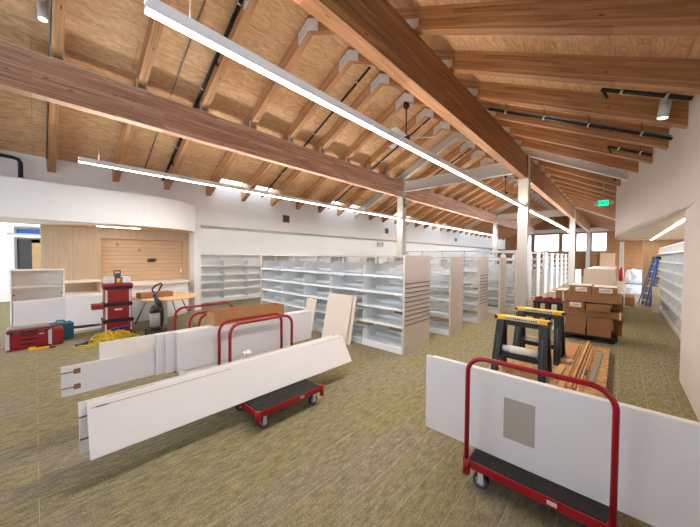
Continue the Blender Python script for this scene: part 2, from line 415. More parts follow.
# ---- left side: upper wall, recess, curved soffit over the work niche
struct(B().box(-9.15, -8.95, Y0, Y1, 2.47, 3.72).build('wall_left_upper', 'white_paint'))
struct(B().box(-10.7, -10.5, 3.3, Y1, 0, 2.62).build('wall_left', 'white_paint'))
struct(B().box(-10.7, -9.15, 3.1, Y1, 2.62, 2.7).box(-9.9, -9.15, 3.3, Y1, 2.47, 2.50).build('ceiling_recess', 'white_paint'))
struct(B().box(-9.97, -9.93, 3.5, 30, 2.50, 2.54).build('trim_added_cove', 'added_cove'))  # added hidden glowing strip, brightens the recessed wall and its shelves
for y, z in ((6.22, 2.94), (12.44, 2.93), (21.1, 2.87)):
    v = thing('wall_vent', {6.22: 'dark square air vent on the upper left wall nearest the skylights', 12.44: 'small square air vent on the upper left wall beside the far column', 21.1: 'tiny square air vent at the far end of the upper left wall'}[y], 'vent', (-8.95, y, z))
    B().box(0, .015, -.16, .16, -.14, .14).build('frame', 'white_steel', v)
    g = B()
    for q in range(8): g.box(.015, .02, -.13, .13, -.115+q*.03, -.098+q*.03)
    g.build('louvre', 'dark_grey', v); B().box(.01, .0165, -.13, .13, -.12, .12).build('opening', 'black', v)
# curved soffit
def arc(cx, cy, rr, a0, a1, n=14): return [(cx+rr*math.cos(math.radians(a0+(a1-a0)*i/n)), cy+rr*math.sin(math.radians(a0+(a1-a0)*i/n))) for i in range(n+1)]
front = [(-7.8, Y0), (-7.8, -2), (-7.8, 1.55)] + [(-7.8-1.2+1.2*math.cos(t), 1.55+1.55*math.sin(t)) for t in (math.radians(6*i) for i in range(1, 16))] + [(-9.0, 3.1)]
pl = [(-9.4, Y0)] + front + [(-9.4, 3.1)]
struct(B().prism(pl, 'z', 2.262, 2.93).build('wall_soffit_left', 'white_paint'))
struct(B().prism([(-9.4, .09)] + [(x+.04, y-.03) if False else (x-.06, y-.02) for x, y in front if y > .09] + [(-9.4, 3.06)], 'z', 2.25, 2.262).build('trim_1', 'maple_xy'))
lip = B().ribbon([(x, y) for x, y in front], 2.236, 2.262, .05); struct(lip.build('trim_2', 'white_paint'))
# niche back wall of maple, with a slatted recess
bw = B(); XW = -9.4
bw.box(XW-.12, XW, .09, 1.09, 0, 2.25); bw.box(XW-.12, XW, 2.98, 3.12, 0, 2.25); bw.box(XW-.12, XW, 1.09, 2.98, 2.0, 2.25); bw.box(XW-.12, XW, 1.09, 2.98, 0, .95)
bw.box(XW-.42, XW-.12, .09, .13, 0, 2.93)
struct(bw.build('wall_niche', 'maple_yz'))
sl = B()
for q in range(10): sl.box(XW-.135, XW-.12, 1.09, 2.98, .95+q*.105, .95+q*.105+.101)
sl.box(XW-.2, XW-.145, 1.05, 3.02, .9, 2.05)
struct(sl.build('wall_slatted', 'maple_niche'))
struct(B().box(XW-.119, XW-.003, 1.0905, 1.11, .951, 1.999).box(XW-.119, XW-.003, 2.96, 2.9795, .951, 1.999).build('trim_3', 'maple_top'))
struct(B().box(-10.7, -8.99, 3.12, 3.3, 0, 2.47).build('wall_pier_left', 'white_paint'))
# back room seen beyond the niche
struct(B().box(-15.2, -15, Y0, 3.3, 0, 3.0).build('wall_back_room', 'white_paint'))
struct(B().box(-15.2, -9.4, Y0, 3.3, 2.93, 3.05).build('ceiling_back_room', 'white_paint'))
struct(B().box(-15.2, -10.7, 3.3, 3.4, 0, 3.0).build('wall_back_room_side', 'white_paint'))
d = struct(B().box(-15, -14.93, -.46, -.40, 0, 2.5).box(-15, -14.93, .42, .48, 0, 2.5).box(-15, -14.93, -.4, .42, 2.44, 2.5).box(-15, -14.93, -.4, .42, 2.1, 2.18).build('door_1', 'mid_grey'))
B().box(-14.99, -14.97, -.4, .42, 2.18, 2.44).build('transom_pane', 'ladder_blue', d)
B().box(-14.99, -14.95, -.06, .16, 0, 2.1).box(-14.99, -14.95, .36, .42, 0, 2.1).box(-14.99, -14.95, -.06, .42, 1.98, 2.1).build('door_leaf', 'maple_top', d)
B().box(-14.99, -14.97, -.4, -.06, 0, 2.1).box(-14.99, -14.97, .16, .36, 0, 1.98).build('door_glass', 'dark_grey', d)

# ---- far gable wall with windows
fw = B(); wz0, wz1 = 2.2, 3.86
XS = [(-7.6, -6.55), (-6.35, -4.28), (-4.11, -3.2), (-3.05, -2.2), (-1.96, -.90)]
fw.box(-10.7, 2.2, Y1, Y1+.2, 0, wz0); fw.box(-10.7, 2.2, Y1, Y1+.2, wz1, 6.1)
px = -10.7
for a, b in XS:
    fw.box(px, a, Y1, Y1+.2, wz0, wz1); px = b
fw.box(px, 2.2, Y1, Y1+.2, wz0, wz1)
struct(fw.build('wall_far', 'far_wood'))
struct(B().box(-7.6, -.4, Y1-.3, Y1-.02, 3.98, 4.3).build('beam', 'white_steel'), 'white steel header above the far windows', 'beam')
for i, (a, b) in enumerate(XS[:4] + XS[4:]):
    f = B()
    f.box(a, a+.07, Y1-.03, Y1+.12, wz0, wz1); f.box(b-.07, b, Y1-.03, Y1+.12, wz0, wz1); f.box(a+.07, b-.07, Y1-.03, Y1+.12, wz0, wz0+.07); f.box(a+.07, b-.07, Y1-.03, Y1+.12, wz1-.07, wz1)
    if b-a > 2: f.box((a+b)/2-.03, (a+b)/2+.03, Y1, Y1+.1, wz0+.07, wz1-.07)
    wo = struct(f.build('window_%d' % (i+1) if i < 4 else 'window_15', 'mid_grey'))
    B().box(a+.07, b-.07, Y1+.05, Y1+.06, wz0+.07, wz1-.07).build('pane', 'glass', wo)

# ---- right side: pier, recess with shelving and the curved soffit
def ztop(x): return zr(x)+DV-.005
pr = B(); pr.box(.6, .8, 3.0, 5.76, 0, 2.236)
struct(pr.build('wall_right', 'warm_wall'))
plan = [(.62, 2.0), (.61, 4.0), (.60, 5.0), (.575, 5.7), (.50, 6.7), (.37, 7.9), (.24, 8.8), (.13, 9.6), (.02, 10.4), (-.07, 11.2), (-.13, 11.9), (-.15, 12.5), (-.12, 13.1), (-.03, 13.6), (.12, 14.0), (.32, 14.3), (.56, 14.45)]
def smooth(P, n=4):
    out = []
    for i in range(len(P)-1):
        p0 = P[max(i-1,0)]; p1 = P[i]; p2 = P[i+1]; p3 = P[min(i+2,len(P)-1)]
        for q in range(n):
            t = q/n
            out.append(tuple(.5*(2*p1[j]+(-p0[j]+p2[j])*t+(2*p0[j]-5*p1[j]+4*p2[j]-p3[j])*t*t+(-p0[j]+3*p1[j]-3*p2[j]+p3[j])*t**3) for j in (0, 1)))
    return out+[P[-1]]
sp_ = smooth(plan)
cw = B().ribbon(sp_[::-1], 2.236, ztop, .1)
ws = struct(cw.build('wall_soffit_right', 'warm_wall'))
for f in ws.data.polygons: f.use_smooth = False
us = [p for p in sp_ if p[1] > 5.6]
struct(B().prism([(1.5, 5.76), (1.5, 14.6), (.6, 14.6)] + us[::-1], 'z', 2.24, 2.30).build('ceiling_soffit_right', 'cream_panel'))
struct(B().box(1.5, 1.7, 3.0, 14.7, 0, 3.0).build('wall_recess_right', 'white_paint'))
struct(B().box(.56, 1.5, 14.45, 14.6, 0, 2.24).build('wall_recess_end', 'maple_xz'))
struct(B().box(.73, .765, 5.9, 14.2, 2.232, 2.239).build('trim_4', 'strip'))
struct(B().box(.8, 1.5, 5.6, 5.76, 0, 2.24).build('wall_recess_near', 'warm_wall'))
struct(B().box(-.1, .7, 12.9, 13.0, 2.2, 2.239).build('trim_5', 'maple_top'))

# unseen walls behind the camera, added to hold back rear daylight
rw = B(); rw.box(-9.4, -7.9, Y0-.2, Y0, 0, 4.0); rw.box(-7.9, -2.6, Y0-.2, Y0, 0, .7); rw.box(-7.9, -2.6, Y0-.2, Y0, 3.2, 4.3); rw.box(-2.6, 1.8, Y0-.2, Y0, 0, 4.0)
rw.prism([(-9.4, 4.0), (1.8, 2.9), (XA, 6.1)], 'y', Y0-.2, Y0-.001)
struct(rw.build('wall_rear', 'warm_wall'))
struct(B().box(1.6, 1.8, Y0, 3.0, 0, 1.9).box(1.6, 1.8, Y0, 3.0, 2.95, 3.3).box(1.6, 1.8, Y0, -4.4, 1.9, 2.95).box(1.6, 1.8, 2.4, 3.0, 1.9, 2.95).build('wall_right_near', 'warm_wall'))
for i in range(4):  # added clerestory windows out of view, put in to light right-facing surfaces
    a, b = -4.4+1.7*i, -2.7+1.7*i
    f = B().box(1.64, 1.76, a, a+.05, 1.9, 2.95).box(1.64, 1.76, b-.05, b, 1.9, 2.95).box(1.64, 1.76, a+.05, b-.05, 1.9, 1.95).box(1.64, 1.76, a+.05, b-.05, 2.9, 2.95)
    wo = struct(f.build('window_%d' % (20+i), 'mid_grey')); B().box(1.69, 1.70, a+.05, b-.05, 1.95, 2.9).build('pane', 'glass', wo)
for i, (a, b) in enumerate(((-7.9, -6.15), (-6.15, -4.4), (-4.4, -2.6))):
    f = B(); f.box(a, a+.06, Y0-.15, Y0-.02, .7, 3.2); f.box(b-.06, b, Y0-.15, Y0-.02, .7, 3.2); f.box(a+.06, b-.06, Y0-.15, Y0-.02, .7, .76); f.box(a+.06, b-.06, Y0-.15, Y0-.02, 3.14, 3.2)
    wo = struct(f.build('window_%d' % (16+i), 'mid_grey')); B().box(a+.06, b-.06, Y0-.1, Y0-.09, .76, 3.14).build('pane', 'glass', wo)

# ------------------------------------------------------------------ lights
def linear(x, z, segs, name, label):
    t = thing(name, label, 'light', (x, 0, z))
    for y0, y1 in segs:
        h = B(); h.box(-.037, .037, y0, y1, .012, .06); h.box(-.037, -.030, y0, y1, 0, .012); h.box(.030, .037, y0, y1, 0, .012); h.box(-.037, -.030, y0, y1, .06, .08); h.box(.030, .037, y0, y1, .06, .08); h.build('housing', 'white_paint', t)
        B().box(-.030, .030, y0+.005, y1-.005, .002, .012).build('diffuser', 'lamp', t)
        B().box(-.029, .029, y0+.005, y1-.005, .0605, .063).build('added_uplight', 'added_uplamp', t)  # unseen upward strip, added to light the roof underside
    n = 0
    y = segs[0][0]+.25
    while y < segs[-1][1]:
        B().cyl((0, y, .075), (0, y, 3.93-z), .0016, 6).build('suspension_wire', 'grey_pipe', t); y += 2.4
    return t
linear(-2.16, 3.09, [(.48, YK(9)-.14), (YK(9)+.14, YK(20)-.14)], 'linear_pendant', 'long bright linear pendant hung below the dark main beam')
linear(-6.445, 3.09, [(.5, YK(9)-.14), (YK(9)+.14, YK(20)-.14)], 'linear_pendant', 'long slim linear pendant hung below the purplish beam')
for i, (x, z, l) in enumerate(((-10.9, 2.48, 'upper warm linear pendant in the back room beyond the maple panel'), (-11.6, 2.36, 'middle warm linear pendant in the back room beyond the maple panel'), (-12.3, 2.08, 'lowest warm linear pendant in the back room near the glazed door'))):
    t = thing('linear_pendant', l, 'light', (x, 0, z))
    B().box(-.08, .08, -.5 if i != 1 else -3, 2.0, .02, .09).build('housing', 'light_grey', t); B().box(-.075, .075, -.49 if i != 1 else -2.99, 1.99, 0, .02).build('diffuser', 'lamp_back', t)
    B().cyl((0, 0, .09), (0, 0, 2.93-z), .004, 6).build('suspension_wire', 'grey_pipe', t)
t = thing('ceiling_strip_light', 'short bright strip light set in the maple ceiling of the work niche', 'light', (-8.72, 1.37, 2.236))
B().box(-.06, .06, -.42, .42, .004, .014).build('trim_ring', 'light_grey', t); B().box(-.05, .05, -.4, .4, 0, .006).build('diffuser', 'strip', t)

# track spots
def spot(loc, label, tilt):
    t = thing('spotlight', label, 'spotlight', loc)
    B().box(-.03, .03, -.02, .02, .05, .16).build('stem', 'light_grey', t)
    mt = Matrix.Rotation(tilt, 4, 'Y')
    B().tube([mt @ Vector((0,0,.06)), mt @ Vector((0,0,-.15))], .055, 20).build('lamp_head', 'light_grey', t)
    B().tube([mt @ Vector((0,0,-.149)), mt @ Vector((0,0,-.153))], .046, 20).build('lens', 'spot', t)
spot((-5.95, .118, 4.99), 'white cylinder spotlight under the plywood at the upper left corner', -.1)
spot((.36, 5.335, 3.50), 'white cylinder spotlight beside the black pipe near the right wall', .12)

# ------------------------------------------------------------------ roof services
def rp(x, off): return zr(x)+DV-off
def pipe(name, y, x0, x1, rad, mat, label, cat, n=5, off=.09, drop=None):
    t = thing(name, label, cat, (0, y, 0))
    pts = [(x0, 0, rp(x0, off)), (x1, 0, rp(x1, off))]
    B().tube(pts, rad, 10).build('pipe', mat, t)
    for i in range(n):
        f = (i+.5)/n; x = x0+(x1-x0)*f
        B().tube([(x-.012, 0, rp(x-.012, off)), (x+.012, 0, rp(x+.012, off))], rad*1.35, 10).build('coupling', 'zinc' if mat != 'grey_pipe' else 'grey_pipe', t)
        B().box(x-.004, x+.004, -.003, .003, rp(x, off)+rad*.8, rp(x, 0)+.01).build('hanger', 'black_pipe', t)
    if drop:
        for x in drop: B().cyl((x, 0, rp(x, off)), (x+.05, .03, rp(x, off)-.12), rad*.7, 8).build('sprinkler_head', 'black_pipe', t)
pipe('sprinkler_pipe', 2.32, XA+.0, -8.9, .028, 'black_pipe', 'black sprinkler pipe on the left slope nearest the camera', 'pipe', 6, drop=(-5.6, -8.2))
pipe('sprinkler_pipe', 5.22, XA+.0, -8.9, .026, 'black_pipe', 'black sprinkler pipe on the left slope second from the camera', 'pipe', 6, drop=(-5.4, -8.3))
pipe('sprinkler_pipe', 8.25, XA+.0, -8.9, .026, 'black_pipe', 'black sprinkler pipe on the left slope just beyond the ceiling fan', 'pipe', 6, drop=(-5.4, -8.3))
pipe('sprinkler_pipe', 11.6, XA+.0, -8.9, .026, 'black_pipe', 'black sprinkler pipe on the left slope beyond the near white columns', 'pipe', 6)
pipe('sprinkler_pipe', 14.8, XA+.0, -8.9, .026, 'black_pipe', 'farthest black sprinkler pipe in sight on the left slope', 'pipe', 6)
pipe('conduit', 1.88, XA, -8.9, .012, 'grey_pipe', 'thin grey conduit crossing the plywood on the left slope', 'conduit', 5, .03)
pipe('conduit', YK(0)-.078, -4.6, -8.7, .014, 'grey_pipe', 'grey conduit clipped beside the leftmost timber rafter', 'conduit', 5, .2)
pipe('sprinkler_pipe', 5.22, -.24, .57, .026, 'black_pipe', 'short black pipe on the right slope ending beside a spotlight', 'pipe', 2, .1, drop=(-.23,))
pipe('sprinkler_pipe', 6.2, -2.0, .5, .024, 'black_pipe', 'long black pipe across the right slope above the soffit', 'pipe', 4, .29)
pipe('conduit', 6.3, -2.0, .5, .014, 'grey_pipe', 'grey conduit beside the long black pipe on the right slope', 'conduit', 4, .22)
pipe('sprinkler_pipe', 7.4, -.22, .36, .024, 'black_pipe', 'short black pipe on the right slope second from the pier', 'pipe', 2, .25, drop=(-.23,))
pipe('sprinkler_pipe', 10.3, -2.0, -.02, .024, 'black_pipe', 'black pipe running beside the white rafter on the right slope', 'pipe', 3, .2, drop=(-.2,))
t = thing('drain_pipe', 'black elbow pipe dropping behind the curved white soffit', 'pipe', (-8.86, 0, 0))
B().tube([(.02, -1.2, 3.55), (.02, -.28, 3.5), (.02, -.20, 3.48), (.02, -.17, 3.42), (.02, -.17, 2.95)], .035, 12).build('pipe', 'black_pipe', t)
B().tube([(.02, -.17, 3.08), (.02, -.17, 3.12)], .045, 12).build('coupling', 'zinc', t)
tag(B().cyl((-8.9, .28, 2.93), (-8.87, .24, 3.08), .02, 8).build('pipe_stub', 'black_pipe'), 'short black pipe stub above the curved white soffit', 'pipe')

# ceiling fans
def fan(y, rz, label):
    t = thing('ceiling_fan', label, 'fan', (XA, y, 4.76), rz)
    B().cyl((0,0,.05), (0,0,ZA-4.82), .016, 10).build('downrod', 'black', t)
    B().tube([(0,0,ZA-4.93), (0,0,ZA-4.86), (0,0,ZA-4.8), (0,0,ZA-4.75)], [.05,.085,.075,.07], 16).build('canopy', 'black', t)
    B().tube([(0,0,-.06), (0,0,-.03), (0,0,.05), (0,0,.09)], [.07,.11,.11,.05], 20).build('motor', 'black', t)
    for q in range(3):
        mt = Matrix.Rotation(math.radians(120*q), 4, 'Z') @ Matrix.Rotation(.22, 4, 'X')
        B().box(.09, .76, -.075, .075, -.008, .008, mt).build('blade', 'white_steel', t, bevel=.004)
fan(YK(6)+.02, math.radians(38), 'white three-blade ceiling fan with black rod, the nearer of two')
fan(YK(14)+.5, math.radians(10), 'white three-blade ceiling fan seen beyond the near tie beam')

# exit sign
t = thing('exit_sign', 'green lit exit sign hanging below the right roof slope', 'sign', (-.42, 11.5, 3.16))
B().box(-.125, .125, -.02, .02, 0, .16).build('face', 'exit_green', t, bevel=.01)
B().cyl((0,0,.16), (0,0,rp(-.42, 0)-3.16), .008, 8).build('stem', 'grey_pipe', t)
for sx in (-1, 1): B().tube([(sx*.185, -.03, .08), (sx*.185, .05, .08)], .05, 14).build('emergency_lamp', 'light_grey', t)
fc = bpy.data.curves.new('exit_text', 'FONT'); fc.body = 'EXIT'; fc.size = .125; fc.align_x = 'CENTER'; fc.align_y = 'CENTER'; fc.extrude = .002
tmp = bpy.data.objects.new('lettering_curve', fc); fme = bpy.data.meshes.new_from_object(tmp); bpy.data.objects.remove(tmp)
fo = bpy.data.objects.new('lettering', fme); COL.objects.link(fo); fo.parent = t; fo.location = (0, -.024, .08); fo.rotation_euler = (math.pi/2, 0, 0); fme.materials.clear(); fme.materials.append(M['exit_dark'])

# emergency unit on left wall
t = thing('emergency_light', 'small white emergency light box on the recessed left wall', 'emergency light', (-10.5, 13.9, 2.18))
B().box(0, .1, -.25, .25, 0, .3).build('housing', 'white_steel', t, bevel=.01)
for s in (-1, 1): B().tube([(.1, s*.16, .2), (.16, s*.16, .16)], .06, 12).build('lamp', 'light_grey', t)

# ------------------------------------------------------------------ book ranges
def bracket_mesh(d, h=.19):
    pts = [(0, -.03), (-.02, -.03), (-d, -.03), (-d, .06)]
    cx, cz, rr = -d+.09, h-.09, .09
    pts += [(cx+rr*math.cos(math.radians(a)), cz+rr*math.sin(math.radians(a))) for a in (180, 165, 150, 135, 120, 105, 90)]
    pts += [(0, h)]
    return B().prism([(p[0], p[1]) for p in pts], 'x', 0, .006).mesh('side_bracket', 'shelf_white')
SHM = {}
def shelf_unit_parts(root, x0, nb, bw, d, sides, levels, H, yoff=0, canopy=True, back=False):
    """uprights, shelves (with side brackets) and base of a cantilever range. sides: list of -1 (towards -y) and +1"""
    key = (round(bw, 3), round(d, 3))
    if key not in SHM:
        b = B(); b.box(.008, bw-.008, -d, 0, -.012, .004); b.box(.008, bw-.008, -d-.004, -d+.014, -.032, .006); b.box(.008, bw-.008, -.012, 0, -.012, .05)
        sh = b.mesh('shelf', 'shelf_white'); br = bracket_mesh(d-.03)
        kb = B().box(.004, bw-.004, -d-.01, 0, 0, .09).mesh('base_plinth', 'shelf_white')
        up = B().box(-.022, .022, -.03, .03, 0, H-.02).mesh('upright', 'shelf_white')
        SHM[key] = (sh, br, kb, up)
    sh, br, kb, up = SHM[key]
    for i in range(nb+1): place('upright', up, root, loc=(x0+i*bw, yoff, 0))
    for s in sides:
        for i in range(nb):
            rz = 0 if s < 0 else math.pi; xo = x0+i*bw if s < 0 else x0+(i+1)*bw
            yo = yoff-.02 if s < 0 else yoff+.02
            place('base_plinth', kb, root, loc=(xo, yo, 0), rot=(0, 0, rz))
            for z in levels:
                so = place('shelf', sh, root, loc=(xo, yo, z), rot=(0, 0, rz))
                place('side_bracket', br, so, loc=(.012, 0, .0)); place('side_bracket', br, so, loc=(bw-.018, 0, 0))
def end_panel(root, x, y0, y1, H, slots, th=.035):
    B().box(x, x+th, y0, y1, 0, H).build('end_panel', 'shelf_cream', root, bevel=.004)
    if slots:
        b = B()
        for i in range(10):
            z = H*.29+i*.076
            b.box(x+th-.001, x+th+.004, y0+.02, y1-.006, z, z+.014)
        b.build('slat_groove', 'dark_grey', root)
def double_range(label, xr, nb, bw, y0, y1, H, levels, slots, group, left_end=True, canopy_mat='shelf_cream'):
    yc = (y0+y1)/2; d = (y1-y0)/2-.03
    t = thing('book_range', label, 'bookcase', (xr, yc, 0), 0, group)
    x0 = -nb*bw-.035
    shelf_unit_parts(t, x0, nb, bw, d, (-1, 1), levels, H)
    end_panel(t, -.035, y0-yc, y1-yc, H, slots)
    if left_end: end_panel(t, x0-.035, y0-yc, y1-yc, H, False)
    B().box(x0, -.035, y0-yc+.015, y1-yc-.015, H-.03, H-.004).build('top_panel', canopy_mat, t)
    return t
LV = [.10, .455, .735, .995, 1.275]
G1 = 'low double-sided book ranges'
double_range('low white book range with a grooved end panel nearest the loaded carts', -2.545, 5, .868, 4.045, 4.905, 1.625, LV, True, G1)
double_range('low white book range with a plain end panel, second from the carts', -2.50, 4, .868, 5.70, 6.33, 1.61, LV, False, G1)
double_range('low white book range with a grooved end panel, third from the carts', -2.485, 4, .868, 7.29, 7.90, 1.61, LV, True, G1)
double_range('low white book range with a plain end panel just before the column', -2.475, 4, .868, 8.88, 9.48, 1.61, LV, False, G1)
LT = [.10, .40, .69, .97, 1.25, 1.53]
G2 = 'tall double-sided book ranges'
names = ['nearest', 'second', 'third', 'fourth', 'fifth', 'sixth', 'seventh', 'eighth', 'ninth', 'tenth']
y = 10.5
for i in range(10):
    nb = 5 if i == 0 else (2 if i < 4 else 1)
    double_range('tall white book range beyond the near column, %s in the row going back' % names[i], -2.47, nb, .868, y, y+.66, 1.84, LT, False, G2, left_end=(i == 0), canopy_mat='shelf_white')
    y += 1.62
# single-sided wall ranges
def single_range(label, loc, rz, nb, bw, d, H, levels, first_end=True, last_end=True):
    t = thing('wall_shelf', label, 'bookcase', loc, rz)
    shelf_unit_parts(t, 0, nb, bw, d, (-1,), levels, H, yoff=d)
    if first_end: B().box(-.03, 0, -.01, d+.04, 0, H).build('end_panel', 'shelf_white', t)
    if last_end: B().box(nb*bw, nb*bw+.03, -.01, d+.04, 0, H).build('end_panel', 'shelf_white', t)
    B().box(0, nb*bw, .02, d+.03, H-.03, H-.005).build('top_panel', 'shelf_white', t)
    return t
SHM.clear()
single_range('white wall shelving along the recessed left wall below the vent', (-10.2, 3.6, 0), math.pi/2, 8, .905, .27, 1.64, [.10, .40, .67, .93, 1.24])
SHM.clear()
single_range('white wall shelving under the curved soffit at the right wall', (.93, 14.40, 0), -math.pi/2, 9, .93, .42, 1.97, [.10, .42, .74, 1.03, 1.28, 1.52, 1.77], False)

# ------------------------------------------------------------------ platform carts
def hoop_pts(L, h, rr=.11):
    p = [(0, 0, -.07), (0, 0, h-rr)]
    p += [(rr-rr*math.cos(math.radians(a)), 0, h-rr+rr*math.sin(math.radians(a))) for a in range(10, 91, 10)]
    p += [(L-rr+rr*math.sin(math.radians(a)), 0, h-rr+rr*math.cos(math.radians(a))) for a in range(0, 91, 10)]
    p += [(L, 0, -.07)]
    return p
CL, CW, CZ = .765, .55, .19
def cart(label, loc, rz, hoops, hh=.685):
    """local x along the length, y across; deck top at CZ. hoops: list of y edges carrying a tube handle"""
    t = thing('platform_cart', label, 'cart', loc, rz, 'red tube platform carts')
    B().box(.012, CL-.012, .012, CW-.012, CZ-.045, CZ).build('deck', 'black_mat', t, bevel=.006)
    f = B()
    for y in (0, CW-.012): f.box(0, CL, y, y+.012, CZ-.062, CZ-.006)
    for x in (0, CL-.012): f.box(x, x+.012, .012, CW-.012, CZ-.062, CZ-.006)
    f.build('frame', 'red', t, bevel=.003)
    for x in (.0, CL):
        for y in (0, CW):
            B().cyl((x, y, CZ-.105), (x, y, CZ+.008), .024, 14).build('corner_socket', 'red', t)
            sx = .085 if x == 0 else -.085; sy = .05 if y == 0 else -.05
            c = B().box(x+sx-.03, x+sx+.03, y+sy-.028, y+sy+.028, CZ-.066, CZ-.058)
            for q in (-1, 1): c.box(x+sx-.015, x+sx+.02, y+sy+q*.024-.002, y+sy+q*.024+.002, .035, CZ-.058)
            co_ = c.build('caster', 'zinc', t)
            B().tube([(x+sx, y+sy-.018, .05), (x+sx, y+sy+.018, .05)], .05, 22).build('wheel', 'tyre', co_)
            B().tube([(x+sx, y+sy-.0195, .05), (x+sx, y+sy+.0195, .05)], .034, 18).build('wheel_hub', 'wheel_hub', co_)
    B().box(CL*.62, CL*.62+.05, -.003, 0, CZ-.045, CZ-.022).build('maker_plate', 'light_grey', t)
    for y in hoops:
        B().tube([(p[0], y, p[2]+CZ) for p in hoop_pts(CL, hh)], .0155, 14).build('handle', 'red', t)
    return t
cart('red cart with black deck and one hoop handle carrying the tall white panel', (-.765, 2.045, 0), 0, [0], .725)
R90 = math.pi/2
cart('red cart with black deck showing below the leaning white board', (-2.36, 1.345, 0), R90, [CW], .70)
cart('red cart with two hoop handles around the upright boards and open carton', (-3.06, 1.30, 0), R90, [0, CW], .71)
cart('red cart behind the upright boards, its hoops nearest the vacuum cleaner', (-3.65, 1.22, 0), R90, [.03, CW], .72)

# ------------------------------------------------------------------ white boards
def board(label, x0, x1, y0, y1, z0, z1, mat='board_white', group=None, mtx=None, slots=(), name='melamine_board'):
    t = thing(name, label, 'board', ((x0+x1)/2, (y0+y1)/2, z0), 0, group)
    hx, hy, h = (x1-x0)/2, (y1-y0)/2, z1-z0
    B().box(-hx, hx, -hy, hy, 0, h).build('core', mat, t, bevel=.002)
    for y, z in slots:
        b = B(); b.box(hx-.001, hx+.003, -hy-.001, -hy+y*.6, z-.004, z+.004); b.box(hx-.001, hx+.004, -hy+y*.6, -hy+y*.6+.042, z-.02, z+.02); b.build('fitting', 'board_seam', t)
    return t
# right cart
board('large white panel with a grey paper square standing on the right cart', -1.165, 1.25, 2.20, 2.222, .19, .785, 'board_white')
for o_ in [x for x in COL.objects if x.name == 'melamine_board']:
    B().box(-.615, -.428, -.0125, -.0111, .165, .445).build('paper_label', 'protect_film', o_)
board('second white panel standing directly behind the panel with the grey square', -1.12, 1.28, 2.226, 2.248, .19, .785, 'board_edge')
# left cart A : leaning boards
def leaning(label, y0, y1, xb, zb, xt, zt, th, mat='board_white', group=None):
    a = math.atan2(xt-xb, zt-zb); L_ = math.hypot(xt-xb, zt-zb)
    t = thing('melamine_board', label, 'board', (xb, (y0+y1)/2, zb), 0, group)
    t.rotation_euler = (0, a, 0); hy = (y1-y0)/2
    B().box(-th, 0, -hy, hy, 0, L_).build('core', mat, t, bevel=.002)
    return t, L_, hy
t, L_, hy = leaning('long white board sloping against its neighbours at the front of the left carts', .24, 2.86, -2.60, .205, -2.79, .52, .02)
B().box(-.0005, .0012, -hy+.02, -hy+1.05, L_-.036, L_-.031).build('edge_seam', 'cedar', t); B().box(-.0005, .002, -hy+.05, -hy+.12, L_-.038, L_-.029).build('edge_slot', 'board_seam', t)
B().box(-.0005, .0012, hy-.55, hy-.03, L_-.03, L_-.026).build('edge_seam', 'cedar', t)
t, L_, hy = leaning('white board layered behind the sloping front board, top edge showing', .245, 2.83, -2.629, .211, -2.819, .526, .02, 'board_edge')
B().box(-.018, -.002, -hy+.12, -hy+.42, L_, L_+.002).build('printed_strip', 'teal', t)
t, L_, hy = leaning('white slotted board projecting farthest left on the front cart', .20, 2.72, -2.755, .197, -2.848, .53, .02, 'board_white')
for z in (.09, .24): B().box(0, .003, -hy, -hy+.12, z-.006, z+.006).build('slot', 'board_seam', t)
t, L_, hy = leaning('short white board lying on the top edge of the front cart load', .26, 1.35, -2.615, .235, -2.85, .485, .004, 'board_edge') if False else (None, 0, 0)
# crumpled paper on top edge
cr = B(); rnd = random.Random(3)
bmesh.ops.create_icosphere(cr.bm, subdivisions=2, radius=.05)
for v in cr.bm.verts: v.co *= rnd.uniform(.55, 1.15); v.co.z *= .7
for v in cr.bm.verts: v.co += Vector((-2.845, 1.50, .575))
tag(cr.build('crumpled_paper', 'paper'), 'crumpled white paper caught on top of the sloping boards', 'paper')
# carts B : upright boards
GB = 'upright boards on the middle cart'
board('white board with two dark fittings sticking out at left behind the sloping board', -3.25, -3.23, .13, 2.56, .46, .70, slots=((.12, .19), (.12, .065)))
board('taller white board stepping up behind the one with dark fittings', -3.30, -3.28, .37, 2.62, .46, .835, 'board_edge')
board('first upright white board in front of the open carton', -3.225, -3.205, .77, 2.6, .46, .845)
board('second upright white board in front of the open carton', -3.20, -3.18, .84, 2.6, .46, .845)
board('thick upright white board nearest the camera below the open carton', -3.175, -3.13, .93, 2.6, .46, .845)
board('white board laid low on the middle cart under the upright boards', -3.33, -3.13, 1.0, 2.25, .19, .455, 'board_edge')
# open carton on the boards
t = thing('open_carton', 'long open brown carton sitting on top of the upright white boards', 'box', (-3.235, 1.72, .847))
b = B(); hx, hy, h = .1, .435, .135
for q in ((-hx, hx, -hy, hy, 0, .006), (-hx, -hx+.005, -hy, hy, .006, h), (hx-.005, hx, -hy, hy, .006, h), (-hx+.005, hx-.005, -hy, -hy+.005, .006, h), (-hx+.005, hx-.005, hy-.005, hy, .006, h)): b.box(*q)
b.build('carton_body', 'cardboard_in', t)
B().box(-hx+.006, hx-.006, -hy+.006, hy-.006, .007, .012).build('inner_flap', 'cardboard_in', t)

